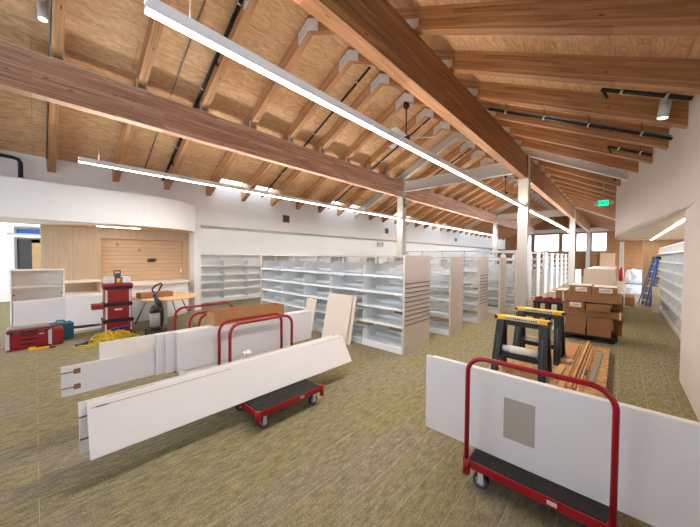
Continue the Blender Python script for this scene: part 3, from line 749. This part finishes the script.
# panels leaning on the first book range
def lean_x(label, x0, x1, yb, yt, H, th=.02, name='leaning_panel'):
    a = math.atan2(yt-yb, H)
    t = thing(name, label, 'panel', ((x0+x1)/2, yb, 0)); t.rotation_euler = (-a, 0, 0)
    hx = (x1-x0)/2; Lh = math.hypot(H, yt-yb)
    B().box(-hx, hx, 0, th, 0, Lh).build('core', 'cream_panel', t, bevel=.002)
    return t
lean_x('wide cream panel leaning on the low range behind the carts', -4.27, -3.62, 3.80, 3.99, .865, .02)
lean_x('white backing panel just behind the wide cream panel', -4.22, -3.55, 3.84, 4.015, .87, .02)
lean_x('narrow cream panel leaning on the low range beside the wide one', -4.96, -4.64, 3.83, 4.0, .70, .02)

# ------------------------------------------------------------------ sheet pile, lumber, sawhorses
GP = 'strand board sheets on the floor'
for i in range(4):
    tag(B().box(-1.34+.01*i, -.12+.008*i, 4.06-.012*i, 6.50+.01*i, .0+.022*i, .0215+.022*i).build('strand_board_sheet', 'osb'), ['bottom strand board sheet of the pile under the sawhorses', 'second strand board sheet up in the pile under the sawhorses', 'third strand board sheet up in the pile under the sawhorses', 'top strand board sheet under the sawhorses'][i], 'sheet', GP)
ZS = .0885
def plank(label, x, y0, y1, wd, z0, h, ang, mat):
    t = B().box(-wd/2, wd/2, 0, y1-y0, 0, h).build('timber_offcut', mat, bevel=.002); t.location = (x, y0, z0); t.rotation_euler = (0, 0, ang)
    return tag(t, label, 'timber', 'timber offcuts on the sheet pile')
plank('wide pale plank on the pile beside the sawhorse legs', -.525, 4.1, 6.3, .15, ZS, .03, 0.0, 'pine')
plank('short wide reddish plank stacked on the wide pale plank', -.535, 5.0, 6.2, .12, ZS+.031, .03, 0.0, 'cedar')
plank('narrow pale plank stacked nearest the camera on the wide plank', -.56, 4.15, 4.9, .07, ZS+.031, .022, -.02, 'pine')
plank('thin reddish strip beside the wide pale plank', -.43, 4.15, 6.45, .024, ZS, .04, -.005, 'cedar')
plank('long pale strip sticking out highest at the far end of the pile', -.395, 4.1, 6.62, .028, ZS, .06, -.005, 'pine')
plank('reddish strip second from the open strand board', -.36, 4.15, 6.55, .024, ZS, .035, -.006, 'cedar')
plank('pale thin strip lying between reddish strips', -.328, 4.1, 6.2, .02, ZS, .025, -.006, 'pine')
plank('thin reddish strip lying next to the open strand board', -.30, 4.1, 6.0, .022, ZS, .02, -.006, 'cedar')
tag(B().box(-.025, .025, 0, 1.5, 0, .012).build('timber_offcut', 'mid_grey', loc=(-.235, 4.6, ZS), rot=(0, 0, -.03)), 'grey batten lying on the open side of the pile', 'timber', 'timber offcuts on the sheet pile')
tag(B().box(-.012, .012, 0, .22, 0, .01).build('tape_strip', 'blue', loc=(-.30, 4.75, ZS+.021), rot=(0, 0, 0)), 'short strip of blue tape on the timber strips', 'tape')
tag(B().box(-.09, .09, -.05, .05, 0, .006).build('paper_slip', 'paper', loc=(-.545, 5.12, ZS+.0615), rot=(0, 0, .3)), 'white paper slip lying on the stacked planks', 'paper')
def sawhorse(label, loc, rz):
    t = thing('sawhorse', label, 'sawhorse', loc, rz, 'black and yellow sawhorses')
    H, hl = .735, .305
    B().box(-hl, hl, -.045, .045, H-.055, H).build('top_bar', 'yellow', t, bevel=.008)
    B().box(-hl*.62, hl*.62, -.047, -.045, H-.046, H-.012).build('label_band', 'paper', t)
    lb = B()
    rr = random.Random(4); x = -hl*.6
    while x < hl*.58:
        wd = rr.uniform(.008, .02); lb.box(x, x+wd, -.0485, -.047, H-.041, H-.018); x += wd+.007
    lb.build('label_print', 'dark_grey', t)
    for s in (-1, 1):
        B().box(s*hl-.02, s*hl+.02, -.05, .05, H-.05, H-.008).build('end_cap', 'black', t, bevel=.006)
        B().box(s*(hl-.055)-.032, s*(hl-.055)+.032, -.049, .049, H-.075, H-.055).build('latch', 'red_plastic', t)
        for q in (-1, 1):
            x0 = s*(hl-.06); x1 = s*(hl-.035)
            p = [(x0, q*.03, H-.07), (x1, q*.20, 0)]
            b = B(); mt = 1
            # tapered leg as swept rectangle
            hw0, hw1, hd0, hd1 = .05, .038, .03, .028
            vs = []
            for (cx, cy, cz), hw, hd in ((p[0], hw0, hd0), (p[1], hw1, hd1)):
                vs.append([b.bm.verts.new((cx+i*hw, cy+j*hd, cz)) for i, j in ((-1,-1),(1,-1),(1,1),(-1,1))])
            b.bm.faces.new(vs[0][::-1]); b.bm.faces.new(vs[1])
            for i in range(4): b.bm.faces.new((vs[0][i], vs[0][(i+1)%4], vs[1][(i+1)%4], vs[1][i]))
            b.build('leg', 'black', t, bevel=.006)
            lg = B(); lg.tube([(x0+(x1-x0)*.25, q*(.03+.17*.25)+q*.0-.031, H-.07-(H-.07)*.25), (x0+(x1-x0)*.92, q*(.03+.17*.92)-.031, .06)], .006, 6); lg.build('leg_rib', 'dark_grey', t)
    B().box(-hl+.03, hl-.03, -.04, .04, H-.12, H-.06).build('web', 'black', t, bevel=.006)
    B().box(-hl+.04, hl-.04, -.13, .13, .22, .255).build('tray', 'black', t, bevel=.006)
    B().box(-.2, .2, .03, .05, .15, .22).build('tray_rib', 'black', t)
    return t
sawhorse('black sawhorse with a yellow top bar nearest the white panel', (-.925, 4.31, ZS), -.03)
sawhorse('black sawhorse with a yellow top bar just behind the first one', (-.89, 5.20, ZS), -.05)
t = thing('plastic_roll', 'clear plastic wrapped white roll lying on the near sawhorse tray', 'roll', (-.93, 4.25, ZS+.256), -.03)
rb = B(); n = 26; rr = random.Random(8)
rb.tube([(-.205+.40*i/n, rr.uniform(-.004,.004), .05+rr.uniform(-.004,.006)) for i in range(n+1)], [rr.uniform(.036, .05) for i in range(n+1)], 12); rb.build('film', 'wrap', t)
B().tube([(-.10, 0, .05), (.19, 0, .05)], .0495, 16).build('core_roll', 'paper', t)
# wooden dolly glimpsed left of the big panel
t = thing('furniture_dolly', 'small wooden dolly corner peeking out left of the tall white panel', 'dolly', (-1.40, 2.62, 0))
b = B()
for y in (0, .40): b.box(0, .62, y, y+.09, .09, .125)
for x in (0, .53): b.box(x, x+.09, .0, .49, .126, .16)
b.build('frame', 'cedar', t, bevel=.004)
for x in (.06, .56):
    for y in (.05, .44): B().tube([(x, y-.015, .045), (x, y+.015, .045)], .045, 16).box(x-.02, x+.02, y-.02, y+.02, .07, .09).build('caster', 'black', t)

# ------------------------------------------------------------------ carton stack
def carton(label, x0, x1, y0, y1, z0, z1, tape=None, lab=None, top=None, rz=0):
    t = thing('carton', label, 'box', ((x0+x1)/2, (y0+y1)/2, z0), rz, 'brown cartons on the dolly')
    hx, hy, h = (x1-x0)/2, (y1-y0)/2, z1-z0
    B().box(-hx, hx, -hy, hy, 0, h-.001).build('body', 'cardboard', t, bevel=.005)
    if lab: B().box(lab[0], lab[1], -hy-.002, -hy+.001, lab[2], lab[3]).build('shipping_label', 'paper', t)
    if lab:
        b = B()
        for q in range(2): b.box(lab[0]+.012+q*.05, lab[1]-.02-(1-q)*.012, -hy-.003, -hy-.0015, lab[2]+.022+q*.02, lab[2]+.030+q*.02)
        b.build('label_print', 'dark_grey', t)
    if tape is not None: B().box(tape-.012, tape+.012, -hy-.002, hy+.002, -.0, h+.001).build('tape', 'paper', t)
    if top: B().box(-hx+.01, hx-.01, -hy+.02, hy-.02, h-.001, h+.004).build('top_sheet', 'paper', t)
    return t
t = thing('pallet_dolly', 'low black dolly under the brown carton stack', 'dolly', (-.43, 7.62, 0))
B().box(-.42, .42, -.42, .42, .09, .13).build('deck', 'black', t, bevel=.006)
for x in (-.34, .34):
    for y in (-.34, .34): B().tube([(x, y-.016, .044), (x, y+.016, .044)], .044, 16).box(x-.025, x+.025, y-.02, y+.02, .07, .09).build('caster', 'black', t)
y0 = 7.2
carton('bottom left brown carton in the stack on the dolly', -.80, -.47, y0, y0+.8, .131, .295)
carton('bottom right brown carton in the stack on the dolly', -.45, -.10, y0-.02, y0+.8, .131, .285)
carton('left brown carton in the second layer of the stack', -.79, -.46, y0, y0+.8, .296, .475)
carton('right brown carton in the second layer of the stack', -.45, -.08, y0-.02, y0+.8, .286, .475)
carton('long brown carton across the third layer with white tape at its right end', -.83, .06, y0+.03, y0+.75, .476, .60, tape=.40)
carton('brown carton with a white label at the left of the fourth layer', -.82, -.49, y0, y0+.7, .601, .76, lab=(-.07, .11, .05, .135))
carton('smaller plain brown carton jutting out in the fourth layer', -.47, -.12, y0-.06, y0+.6, .601, .74)
carton('small brown carton end at the right of the fourth layer', -.105, .05, y0+.25, y0+.7, .601, .73, top=True)
carton('long brown carton across the fifth layer with white tape at its right end', -.80, .02, y0-.03, y0+.7, .762, .905)
carton('short brown carton overhanging right with white tape beside the fifth layer', .025, .20, y0+.1, y0+.8, .735, .90, tape=-.05)
carton('brown carton overhanging left beside the fifth layer', -.985, -.81, y0+.2, y0+.8, .762, .93, tape=.04, top=True)
carton('top left brown carton with a white label', -.73, -.395, y0-.02, y0+.55, .906, 1.07, lab=(-.075, .10, .055, .135), top=True)
carton('top right brown carton with a white label', -.385, -.03, y0-.03, y0+.55, .906, 1.06, lab=(-.08, .11, .05, .135), top=True)
carton('brown carton poking out below at the right side of the stack', -.075, .05, y0+.3, y0+.8, .131, .44) 
# tool bench behind
t = thing('tool_bench', 'black folding workbench holding red trays behind the second sawhorse', 'workbench', (-1.19, 7.95, 0))
B().box(-.27, .27, -.2, .2, .58, .63).build('top', 'black', t, bevel=.008)
for x in (-.22, .0, .22):
    for y in (-.15, .15): B().box(x-.035, x+.035, y-.03, y+.03, 0, .58).build('leg', 'black', t)
for i, x in enumerate((-.16, .02, .19)):
    q = thing('tool_tray', ['red tool tray at the left of the black workbench', 'red tool tray in the middle of the black workbench', 'red tool tray at the right of the black workbench'][i], 'tray', (-1.19+x, 7.85, .631), 0, 'red trays on the workbench')
    B().box(-.075, .075, -.08, .08, 0, .012).box(-.075, .075, -.08, -.07, .012, .07).box(-.075, .075, .07, .08, .012, .07).box(-.075, -.067, -.07, .07, .012, .07).box(.067, .075, -.07, .07, .012, .07).build('tray_body', 'red_plastic', q)
    B().tube([(-.05, -.02, .055), (.05, .03, .075)], .02, 8).tube([(-.04, .04, .06), (.03, -.04, .08)], .014, 8).build('loose_tools', 'black', q)
tag(B().box(-1.24, -1.04, 8.0, 8.1, .632, .83).build('parts_box', 'cream_panel', bevel=.004), 'small white box standing on the black workbench', 'box')
# power tool lying between the bench and the cartons
t = thing('bag', 'crumpled white and black bag beside the left of the carton stack', 'bag', (-.93, 7.45, .0))
bb_ = B(); bmesh.ops.create_icosphere(bb_.bm, subdivisions=2, radius=.12); rr = random.Random(5)
for v in bb_.bm.verts: v.co *= rr.uniform(.75, 1.05); v.co.z = max(v.co.z*2.0, -.2)+.2
bb_.build('body', 'wrap', t)

# ------------------------------------------------------------------ far right pieces
t = thing('low_book_range', 'low cream ended range standing right behind the carton stack', 'bookcase', (-.39, 9.5, 0))
B().box(-.30, .30, 0, .03, 0, 1.33).build('end_panel', 'cream_panel', t, bevel=.004)
B().box(-.29, .29, .03, 3.6, 1.30, 1.325).build('top_panel', 'shelf_white', t)
B().box(-.02, .02, .03, 3.6, 0, 1.30).build('centre_panel', 'shelf_white', t)
for z in (.1, .5, .9):
    for s in (-1, 1): B().box(min(s*.02, s*.28), max(s*.02, s*.28), .03, 3.6, z, z+.03).build('shelf', 'shelf_white', t)
B().box(-.29, .29, 3.6, 3.63, 0, 1.33).build('end_panel', 'shelf_cream', t)
t = thing('post', 'slim white post carrying a red extinguisher beyond the carton stack', 'post', (.02, 15.6, 0))
B().box(-.06, .06, -.06, .06, 0, 2.24).build('shaft', 'white_steel', t, bevel=.006)
t = thing('fire_extinguisher', 'red fire extinguisher hung on the slim white post', 'extinguisher', (.02, 15.455, .72))
B().tube([(0, 0, 0), (0, 0, .02), (0, 0, .40), (0, 0, .47), (0, 0, .50)], [.06, .075, .075, .05, .025], 16).build('cylinder', 'red', t)
B().box(-.02, .02, -.06, .02, .50, .54).build('valve', 'black', t)
B().box(-.03, .03, .07, .085, .1, .35).build('wall_hook', 'zinc', t)
def bundle(label, loc, sx, sy, sz, seed, mat='wrap'):
    b = B(); bmesh.ops.create_icosphere(b.bm, subdivisions=3, radius=1); rr = random.Random(seed)
    for v in b.bm.verts:
        k_ = 1+.08*rr.uniform(-1, 1); q = [math.copysign(abs(c)**.55, c)*k_ for c in v.co]
        v.co = Vector((q[0]*sx, q[1]*sy, max(q[2], -1)*sz+sz))
    t = thing('wrapped_bundle', label, 'bundle', loc, 0); b.build('wrapping', mat, t)
    B().box(-sx*1.0, sx*1.0, -.02, .02, sz*1.96, sz*2.03).build('strap', 'blue', t)
tag(B().box(-.15, .25, 13.2, 14.3, .0, .12).build('flat_board_stack', 'board_edge', bevel=.01), 'low flat white boards lying on the floor before the ladder', 'board')
bundle('plastic wrapped bundle on the floor beyond the post with the extinguisher', (.50, 16.7, 0), .36, .5, .28, 2)
bundle('pale plastic wrapped bundle piled above another beyond the post with the extinguisher', (.50, 16.8, .57), .34, .45, .30, 3)
tag(B().box(.02, .62, 15.2, 15.26, 0, .3).build('wrapped_board', 'wrap', bevel=.01), 'low wrapped board standing before the plastic bundles', 'board')
tag(B().box(-1.35, -.35, 33.5, 33.56, 0, 2.05).build('plywood_sheet', 'maple_xz'), 'pale plywood sheet standing against the far wall', 'sheet')
tag(B().box(-1.80, -1.55, 19.9, 20.0, 0, 1.0).build('upright_panel', 'white_paint', bevel=.004), 'white panel standing by the distant column', 'panel')
# blue ladder
t = thing('stepladder', 'closed blue stepladder tilted against the white wall shelves', 'ladder', (0, 0, 0))
def lerp(p, q, f): return tuple(p[i]+(q[i]-p[i])*f for i in range(3))
A0, A1, B0, B1 = (.57, 14.28, .02), (.83, 14.1, 1.62), (.72, 13.72, .02), (.895, 13.68, 1.62)
def beam_between(p, q, w_, d_, nm, mt):
    p = Vector(p); q = Vector(q); z = (q-p).normalized(); x = Vector((0, 1, 0)); x = (x-z*x.dot(z)).normalized(); y = z.cross(x)
    mm = Matrix(((x.x, y.x, z.x, p.x), (x.y, y.y, z.y, p.y), (x.z, y.z, z.z, p.z), (0, 0, 0, 1)))
    B().box(-w_, w_, -d_, d_, 0, (q-p).length, mm).build(nm, mt, t)
for p, q in ((A0, A1), (B0, B1)):
    beam_between(p, q, .035, .02, 'front_rail', 'ladder_blue')
    o2 = (-.09, .0, 0); beam_between(tuple(p[i]+o2[i] for i in range(3)), tuple(q[i]+o2[i]*.3 for i in range(3)), .025, .015, 'rear_rail', 'ladder_blue')
for i in range(6):
    f = .1+.155*i; beam_between(lerp(A0, A1, f), lerp(B0, B1, f), .03, .012, 'step', 'light_grey')
beam_between(lerp(A0, A1, 1), lerp(B0, B1, 1), .06, .05, 'top_cap', 'black')
beam_between((B0[0]-.02, B0[1]-.036, B0[2]+.7), (B0[0]+.0, B0[1]-.036, B0[2]+.85), .015, .025, 'warning_label', 'yellow')
t = lean_x('pale board leaning on the shelves beside the blue ladder', .72, .88, 12.5, 12.8, .75, .04)

# ------------------------------------------------------------------ work niche
t = thing('counter', 'white curved counter with cubby shelf below the maple niche', 'counter', (0, 0, 0))
cf = [(-8.36, .42), (-8.36, 1.2)] + [(-9.0+.64*math.cos(a), 1.2+1.75*math.sin(a)) for a in (math.radians(7.5*i) for i in range(1, 12))]
cf2 = [p for p in cf if p[1] < 2.95]
B().prism([(-9.39, .42)] + cf2 + [(-9.39, 2.93)], 'z', .09, .72).build('front', 'white_paint', t)
B().prism([(-9.39, .46)] + [(x-.05, y) for x, y in cf2][1:] + [(-9.39, 2.9)], 'z', 0, .09).build('plinth', 'board_edge', t)
B().prism([(-9.39, 1.35)] + [(x+.06, y+.02) for x, y in cf2 if y > 1.3] + [(-9.39, 2.95)], 'z', .86, .90).build('worktop', 'board_edge', t)
B().prism([(-9.39, 1.38)] + [(x-.05, y) for x, y in cf2 if y > 1.38] + [(-9.39, 2.9)], 'z', .72, .86).build('fascia', 'white_paint', t)
B().box(-9.38, -8.75, .42, 1.05, .97, 1.0).build('cubby_top', 'board_edge', t); B().box(-9.38, -8.8, 1.02, 1.05, .721, .97).build('cubby_side', 'maple_top', t); B().box(-9.39, -9.36, .42, 1.05, .721, .97).build('cubby_back', 'maple_yz', t)
B().box(-8.3, -8.05, .5, 1.4, 0, .05).build('kick_panel', 'board_white', t)
t = thing('open_cabinet', 'white open cabinet with two shelves standing left of the counter', 'cabinet', (-8.5, .045, 0))
hw = .375
b = B(); b.box(-.38, 0, -hw, -hw+.025, 0, 1.29); b.box(-.38, 0, hw-.025, hw, 0, 1.29); b.box(-.38, 0, -hw+.025, hw-.025, 1.265, 1.29); b.box(-.38, -.36, -hw+.025, hw-.025, 0, 1.265); b.build('carcass', 'board_edge', t, bevel=.002)
B().box(-.36, -.01, -hw+.025, hw-.025, .93, .955).build('shelf', 'board_edge', t); B().box(-.36, -.01, -hw+.025, hw-.025, .66, .685).build('shelf', 'board_edge', t)
B().box(-.012, .006, -hw+.035, hw-.015, .03, .66).build('lower_panel', 'board_white', t, bevel=.002)
for y in (-hw+.05, hw-.05): B().cyl((-.013, y, .80), (-.009, y, .80), .014, 10).build('shelf_pin', 'dark_grey', t)
# hooks on slat wall
for y, z, l in ((1.45, 1.86, 'small dark hook at the upper left of the slatted maple panel'), (1.92, 1.72, 'small dark hook near the middle of the slatted maple panel')):
    tag(B().box(XW-.12, XW-.09, y-.02, y+.02, z-.03, z+.03).build('wall_hook', 'mid_grey'), l, 'hook')
tag(B().prism([(XW-.12, 1.48), (XW+.06, 1.5), (XW-.12, 1.40)], 'y', 2.1, 2.28).build('wall_bracket', 'dark_grey'), 'small dark shelf bracket on the slatted maple panel', 'bracket')
tag(B().box(XW-.10, XW-.09, 2.90, 2.955, 1.1, 1.2).build('switch_plate', 'board_edge'), 'white switch plate at the right of the maple niche', 'switch')
# oval table
t = thing('oval_table', 'oval maple table on splayed metal legs before the counter', 'table', (-7.55, 1.99, -.04), 0)
B().prism([(.78*math.cos(math.radians(6*i)), .62*math.sin(math.radians(6*i))) for i in range(60)], 'z', .695, .72).build('table_top', 'maple_top', t, bevel=.004)
for sx in (-1, 1):
    for sy in (-1, 1): B().cyl((sx*.36, sy*.22, .695), (sx*.62, sy*.44, .04), .014, 10).build('leg', 'steel', t)
B().box(-.42, .42, -.03, .03, .66, .695).build('apron', 'steel', t)
B().box(-.30, -.14, -.09, .09, .04, .66).build('pedestal', 'light_grey', t)
t = thing('carton', 'flat brown carton lying on the oval table behind the vacuum', 'box', (-7.45, 1.78, .6805), .1)
B().box(-.16, .16, -.30, .30, 0, .11).build('body', 'cardboard', t, bevel=.004)
B().box(-.03, .03, -.302, .302, .1095, .112).build('tape', 'cardboard_in', t)
# rolling tool tower
t = thing('tool_tower', 'rolling stack of red and black toolboxes topped with supplies', 'toolbox', (-7.53, 1.135, 0), -.06)
def tbox(z0, z1, w_, dname):
    p = B().box(-.22, .22, -w_, w_, z0, z1-.05).build('case', 'red_plastic', t, bevel=.015)
    B().box(-.235, .235, -w_-.015, w_+.015, z1-.055, z1).build('lid', 'black', t, bevel=.01)
    for s in (-1, 1): B().box(.215, .235, s*(w_-.03)-.014, s*(w_-.03)+.014, z0+.02, z1-.07).build('latch_post', 'light_grey', t)
    B().box(.219, .226, -w_+.075, w_-.075, z0+.03, z1-.08).build('front_rib', 'dark_red', t, bevel=.004)
tbox(.06, .31, .23, 'a'); tbox(.315, .635, .215, 'b'); tbox(.64, .97, .215, 'c')
B().box(-.24, .24, -.24, .24, .971, 1.02).build('tray', 'red_plastic', t, bevel=.01)
B().box(.226, .231, -.06, .06, .50, .525).build('badge', 'paper', t)
B().box(-.12, .16, -.40, -.218, .53, .62).box(.0, .1, -.402, -.40, .55, .60).build('side_bin', 'red_plastic', t, bevel=.008)
for y in (-.2, .2): B().tube([(-.18, y-.03, .09), (-.18, y+.03, .09)], .09, 18).build('wheel', 'black', t)
for y in (-.18, .18): B().box(.1, .2, y-.03, y+.03, 0, .06).build('foot', 'black', t)
B().tube([(-.235, -.17, .3), (-.235, -.17, 1.0), (-.235, .17, 1.0), (-.235, .17, .3)], .012, 8).build('pull_handle', 'black', t)
for i, (yy, ww, hh, mt, lb) in enumerate(((-.12, .09, .14, 'light_grey', 'pale grey cloth pack on the left of the red tool tower'), (.01, .06, .2, 'dark_grey', 'dark small radio standing on the red tool tower'), (.15, .08, .13, 'wrap', 'white plastic pack on the right of the red tool tower'))):
    q = thing('supply_pack', lb, 'pack', (-7.50, 1.135+yy, 1.0205))
    B().box(-.08, .08, -ww, ww-.02, 0, hh).build('body', mt, q, bevel=.02)
    if mt == 'dark_grey': 
        B().tube([(0, -.06, .19), (0, -.06, .25), (0, .04, .25), (0, .04, .19)], .012, 8).build('handle', 'black', q); B().box(.081, .086, -.03, .02, .02, .10).build('front_label', 'yellow', q)
        B().box(.081, .085, -.04, .03, .11, .17).build('front_panel', 'teal', q)
# red drawer box on the floor
t = thing('drawer_toolbox', 'red three-drawer toolbox on the floor before the open cabinet', 'toolbox', (-7.42, -.085, 0), .06)
B().box(-.15, .13, -.25, .25, .03, .30).build('case', 'red_plastic', t, bevel=.01)
B().box(-.155, .135, -.255, .255, .285, .335).build('lid', 'red_plastic', t, bevel=.012)
for z in (.05, .125, .20):
    dd = B().box(.129, .139, -.21, .21, z, z+.068).build('drawer', 'red_plastic', t, bevel=.005); B().box(.139, .146, -.10, .08, z+.03, z+.052).build('drawer_pull', 'black', dd)
for y in (-.243, .243): B().box(.125, .15, y-.022, y+.022, .02, .29).build('corner_post', 'light_grey', t)
B().box(.13, .15, -.25, .25, .275, .30).build('lid_band', 'black', t)
for y in (-.14, .14): B().box(.15, .158, y-.04, y+.04, .268, .305).build('latch', 'dark_grey', t)
B().box(.139, .142, .11, .17, .225, .24).build('badge', 'paper', t)
B().box(-.13, .12, -.24, .24, .335, .36).build('top_tray', 'mid_grey', t, bevel=.008)
B().box(-.15, .15, -.255, .255, 0, .03).build('base', 'dark_red', t)
t = thing('side_bin', 'red narrow ribbed bin standing at the right of the drawer toolbox', 'bin', (-7.40, .262, 0), .06)
B().box(-.14, .14, -.07, .07, 0, .30).build('body', 'red_plastic', t, bevel=.03)
for z in (.05, .11, .17, .23): B().box(.138, .147, -.05, .05, z, z+.03).build('rib', 'dark_red', t, bevel=.004)
t = thing('power_tool_case', 'teal plastic case behind the red narrow bin', 'case', (-7.72, .36, 0), .1)
B().box(-.13, .13, -.20, .12, 0, .31).build('body', 'teal', t, bevel=.012)
B().box(-.132, .132, -.20, .122, .20, .207).build('seam', 'black', t)
B().tube([(.0, -.11, .30), (.0, -.10, .35), (0, .0, .35), (0, .02, .30)], .013, 8).build('handle', 'teal', t)
t = thing('yellow_tool', 'small yellow tool lying on the carpet before the drawer toolbox', 'tool', (-7.12, .03, 0), 1.4)
B().box(-.12, .12, -.03, .03, 0, .035).box(-.12, -.04, -.045, .045, .0, .05).build('body', 'yellow', t, bevel=.008); B().box(.12, .2, -.02, .02, 0, .03).build('grip', 'red_plastic', t, bevel=.006)
# vacuum
t = thing('vacuum_cleaner', 'black and grey upright vacuum cleaner beside the cord heap', 'vacuum', (-6.70, 1.62, 0), -.15)
B().prism([(-.17, 0), (.17, 0), (.17, .06), (.05, .11), (-.12, .10), (-.17, .05)], 'y', -.16, .16).build('floor_head', 'black', t, bevel=.015)
B().box(.168, .176, -.13, .13, .012, .03).build('bumper', 'red_plastic', t)
for y in (-.17, .17): B().tube([(-.1, y-.015, .06), (-.1, y+.015, .06)], .06, 16).build('wheel', 'black', t)
B().tube([(-.04, 0, .10), (-.05, 0, .17), (-.06, 0, .18)], [.09, .09, .06], 16).build('neck', 'black', t)
B().tube([(-.03, -.02, .18), (-.03, -.02, .20), (-.045, -.02, .44), (-.045, -.02, .46)], [.07, .088, .088, .07], 20).build('dust_bin', 'mid_grey', t)
B().tube([(-.045, -.02, .46), (-.05, -.02, .52), (-.06, -.01, .58), (-.07, 0, .60)], [.09, .085, .06, .04], 18).build('bin_lid', 'black', t)
B().tube([(-.10, .06, .12), (-.11, .07, .4), (-.10, .05, .62), (-.10, .0, .74)], [.05, .06, .055, .035], 12).build('spine', 'black', t)
B().tube([(-.10, 0, .7), (-.10, 0, .82)], .022, 10).build('wand', 'black', t); B().tube([(-.098, -.02, .76), (-.098, -.02, .83)], .03, 10).build('cord_clip', 'blue', t)
B().tube([(-.10, 0, .82), (-.09, -.05, .88), (-.08, -.06, .92), (-.09, 0, .99), (-.10, .09, 1.03), (-.10, .11, 1.01), (-.10, .06, .90)], .016, 8, closed=True).build('handle', 'black', t)
B().tube([(-.12, .10, .15), (-.16, .13, .3), (-.15, .12, .5), (-.11, .08, .62)], .02, 8).build('hose', 'dark_grey', t)
for z in (.13, .5): B().box(-.02, .03, .06, .09, z, z+.03).build('clip', 'red_plastic', t)
# cords
def cord_heap(name, label, cx, cy, rx, ry, n, mat, seed, rad=.011, h=.14, cat='cord'):
    rr = random.Random(seed); b = B(); pts = []
    for i in range(n*14):
        a = i/14*2*math.pi + .3*math.sin(i*.7); lp = i//14
        if i % 14 == 0: ox, oy, sa, tl = rr.uniform(-.3, .3)*rx, rr.uniform(-.3, .3)*ry, rr.uniform(.35, .85), rr.uniform(0, math.pi)
        px_, py_ = math.cos(a)*rx*sa, math.sin(a)*ry*sa*rr.uniform(.85, 1.15)
        base = max(0, 1-((px_+ox)/rx)**2-((py_+oy)/ry)**2)
        pts.append((cx+ox+px_, cy+oy+py_, rad+rr.uniform(0, h)*base+.01*math.sin(a*3)**2))
    sm = []
    for i in range(len(pts)-1):
        p0 = pts[max(i-1,0)]; p1 = pts[i]; p2 = pts[i+1]; p3 = pts[min(i+2,len(pts)-1)]
        for q in range(3):
            tt = q/3
            v = [.5*(2*p1[j]+(-p0[j]+p2[j])*tt+(2*p0[j]-5*p1[j]+4*p2[j]-p3[j])*tt*tt+(-p0[j]+3*p1[j]-3*p2[j]+p3[j])*tt**3) for j in range(3)]
            v[2] = max(v[2], rad); sm.append(v)
    b.tube(sm, rad, 6)
    return tag(b.build(name, mat), label, cat)
cord_heap('extension_cord', 'heap of tangled yellow extension cord on the carpet before the red tower', -6.95, .97, .30, .38, 22, 'yellow_cord', 11, .009, .19)
def simple_tube(name, label, pts, rad, mat, cat='cord'):
    sm = []
    for i in range(len(pts)-1):
        p0 = pts[max(i-1,0)]; p1 = pts[i]; p2 = pts[i+1]; p3 = pts[min(i+2,len(pts)-1)]
        for q in range(6):
            tt = q/6; sm.append([.5*(2*p1[j]+(-p0[j]+p2[j])*tt+(2*p0[j]-5*p1[j]+4*p2[j]-p3[j])*tt*tt+(-p0[j]+3*p1[j]-3*p2[j]+p3[j])*tt**3) for j in range(3)])
    return tag(B().tube(sm+[list(pts[-1])], rad, 8).build(name, mat), label, cat)
simple_tube('air_hose', 'blue hose running along the left edge of the yellow cord heap', [(-6.85, .46, .03), (-6.95, .60, .03), (-7.10, .82, .12), (-7.18, 1.05, .16), (-7.20, 1.30, .19)], .02, 'blue', 'hose')
simple_tube('extension_cord', 'loose yellow cord end lying left of the cord heap', [(-6.65, .62, .012), (-6.70, .48, .012), (-6.82, .42, .012), (-6.86, .50, .012), (-6.72, .66, .012), (-6.6, .9, .012)], .012, 'yellow_cord')
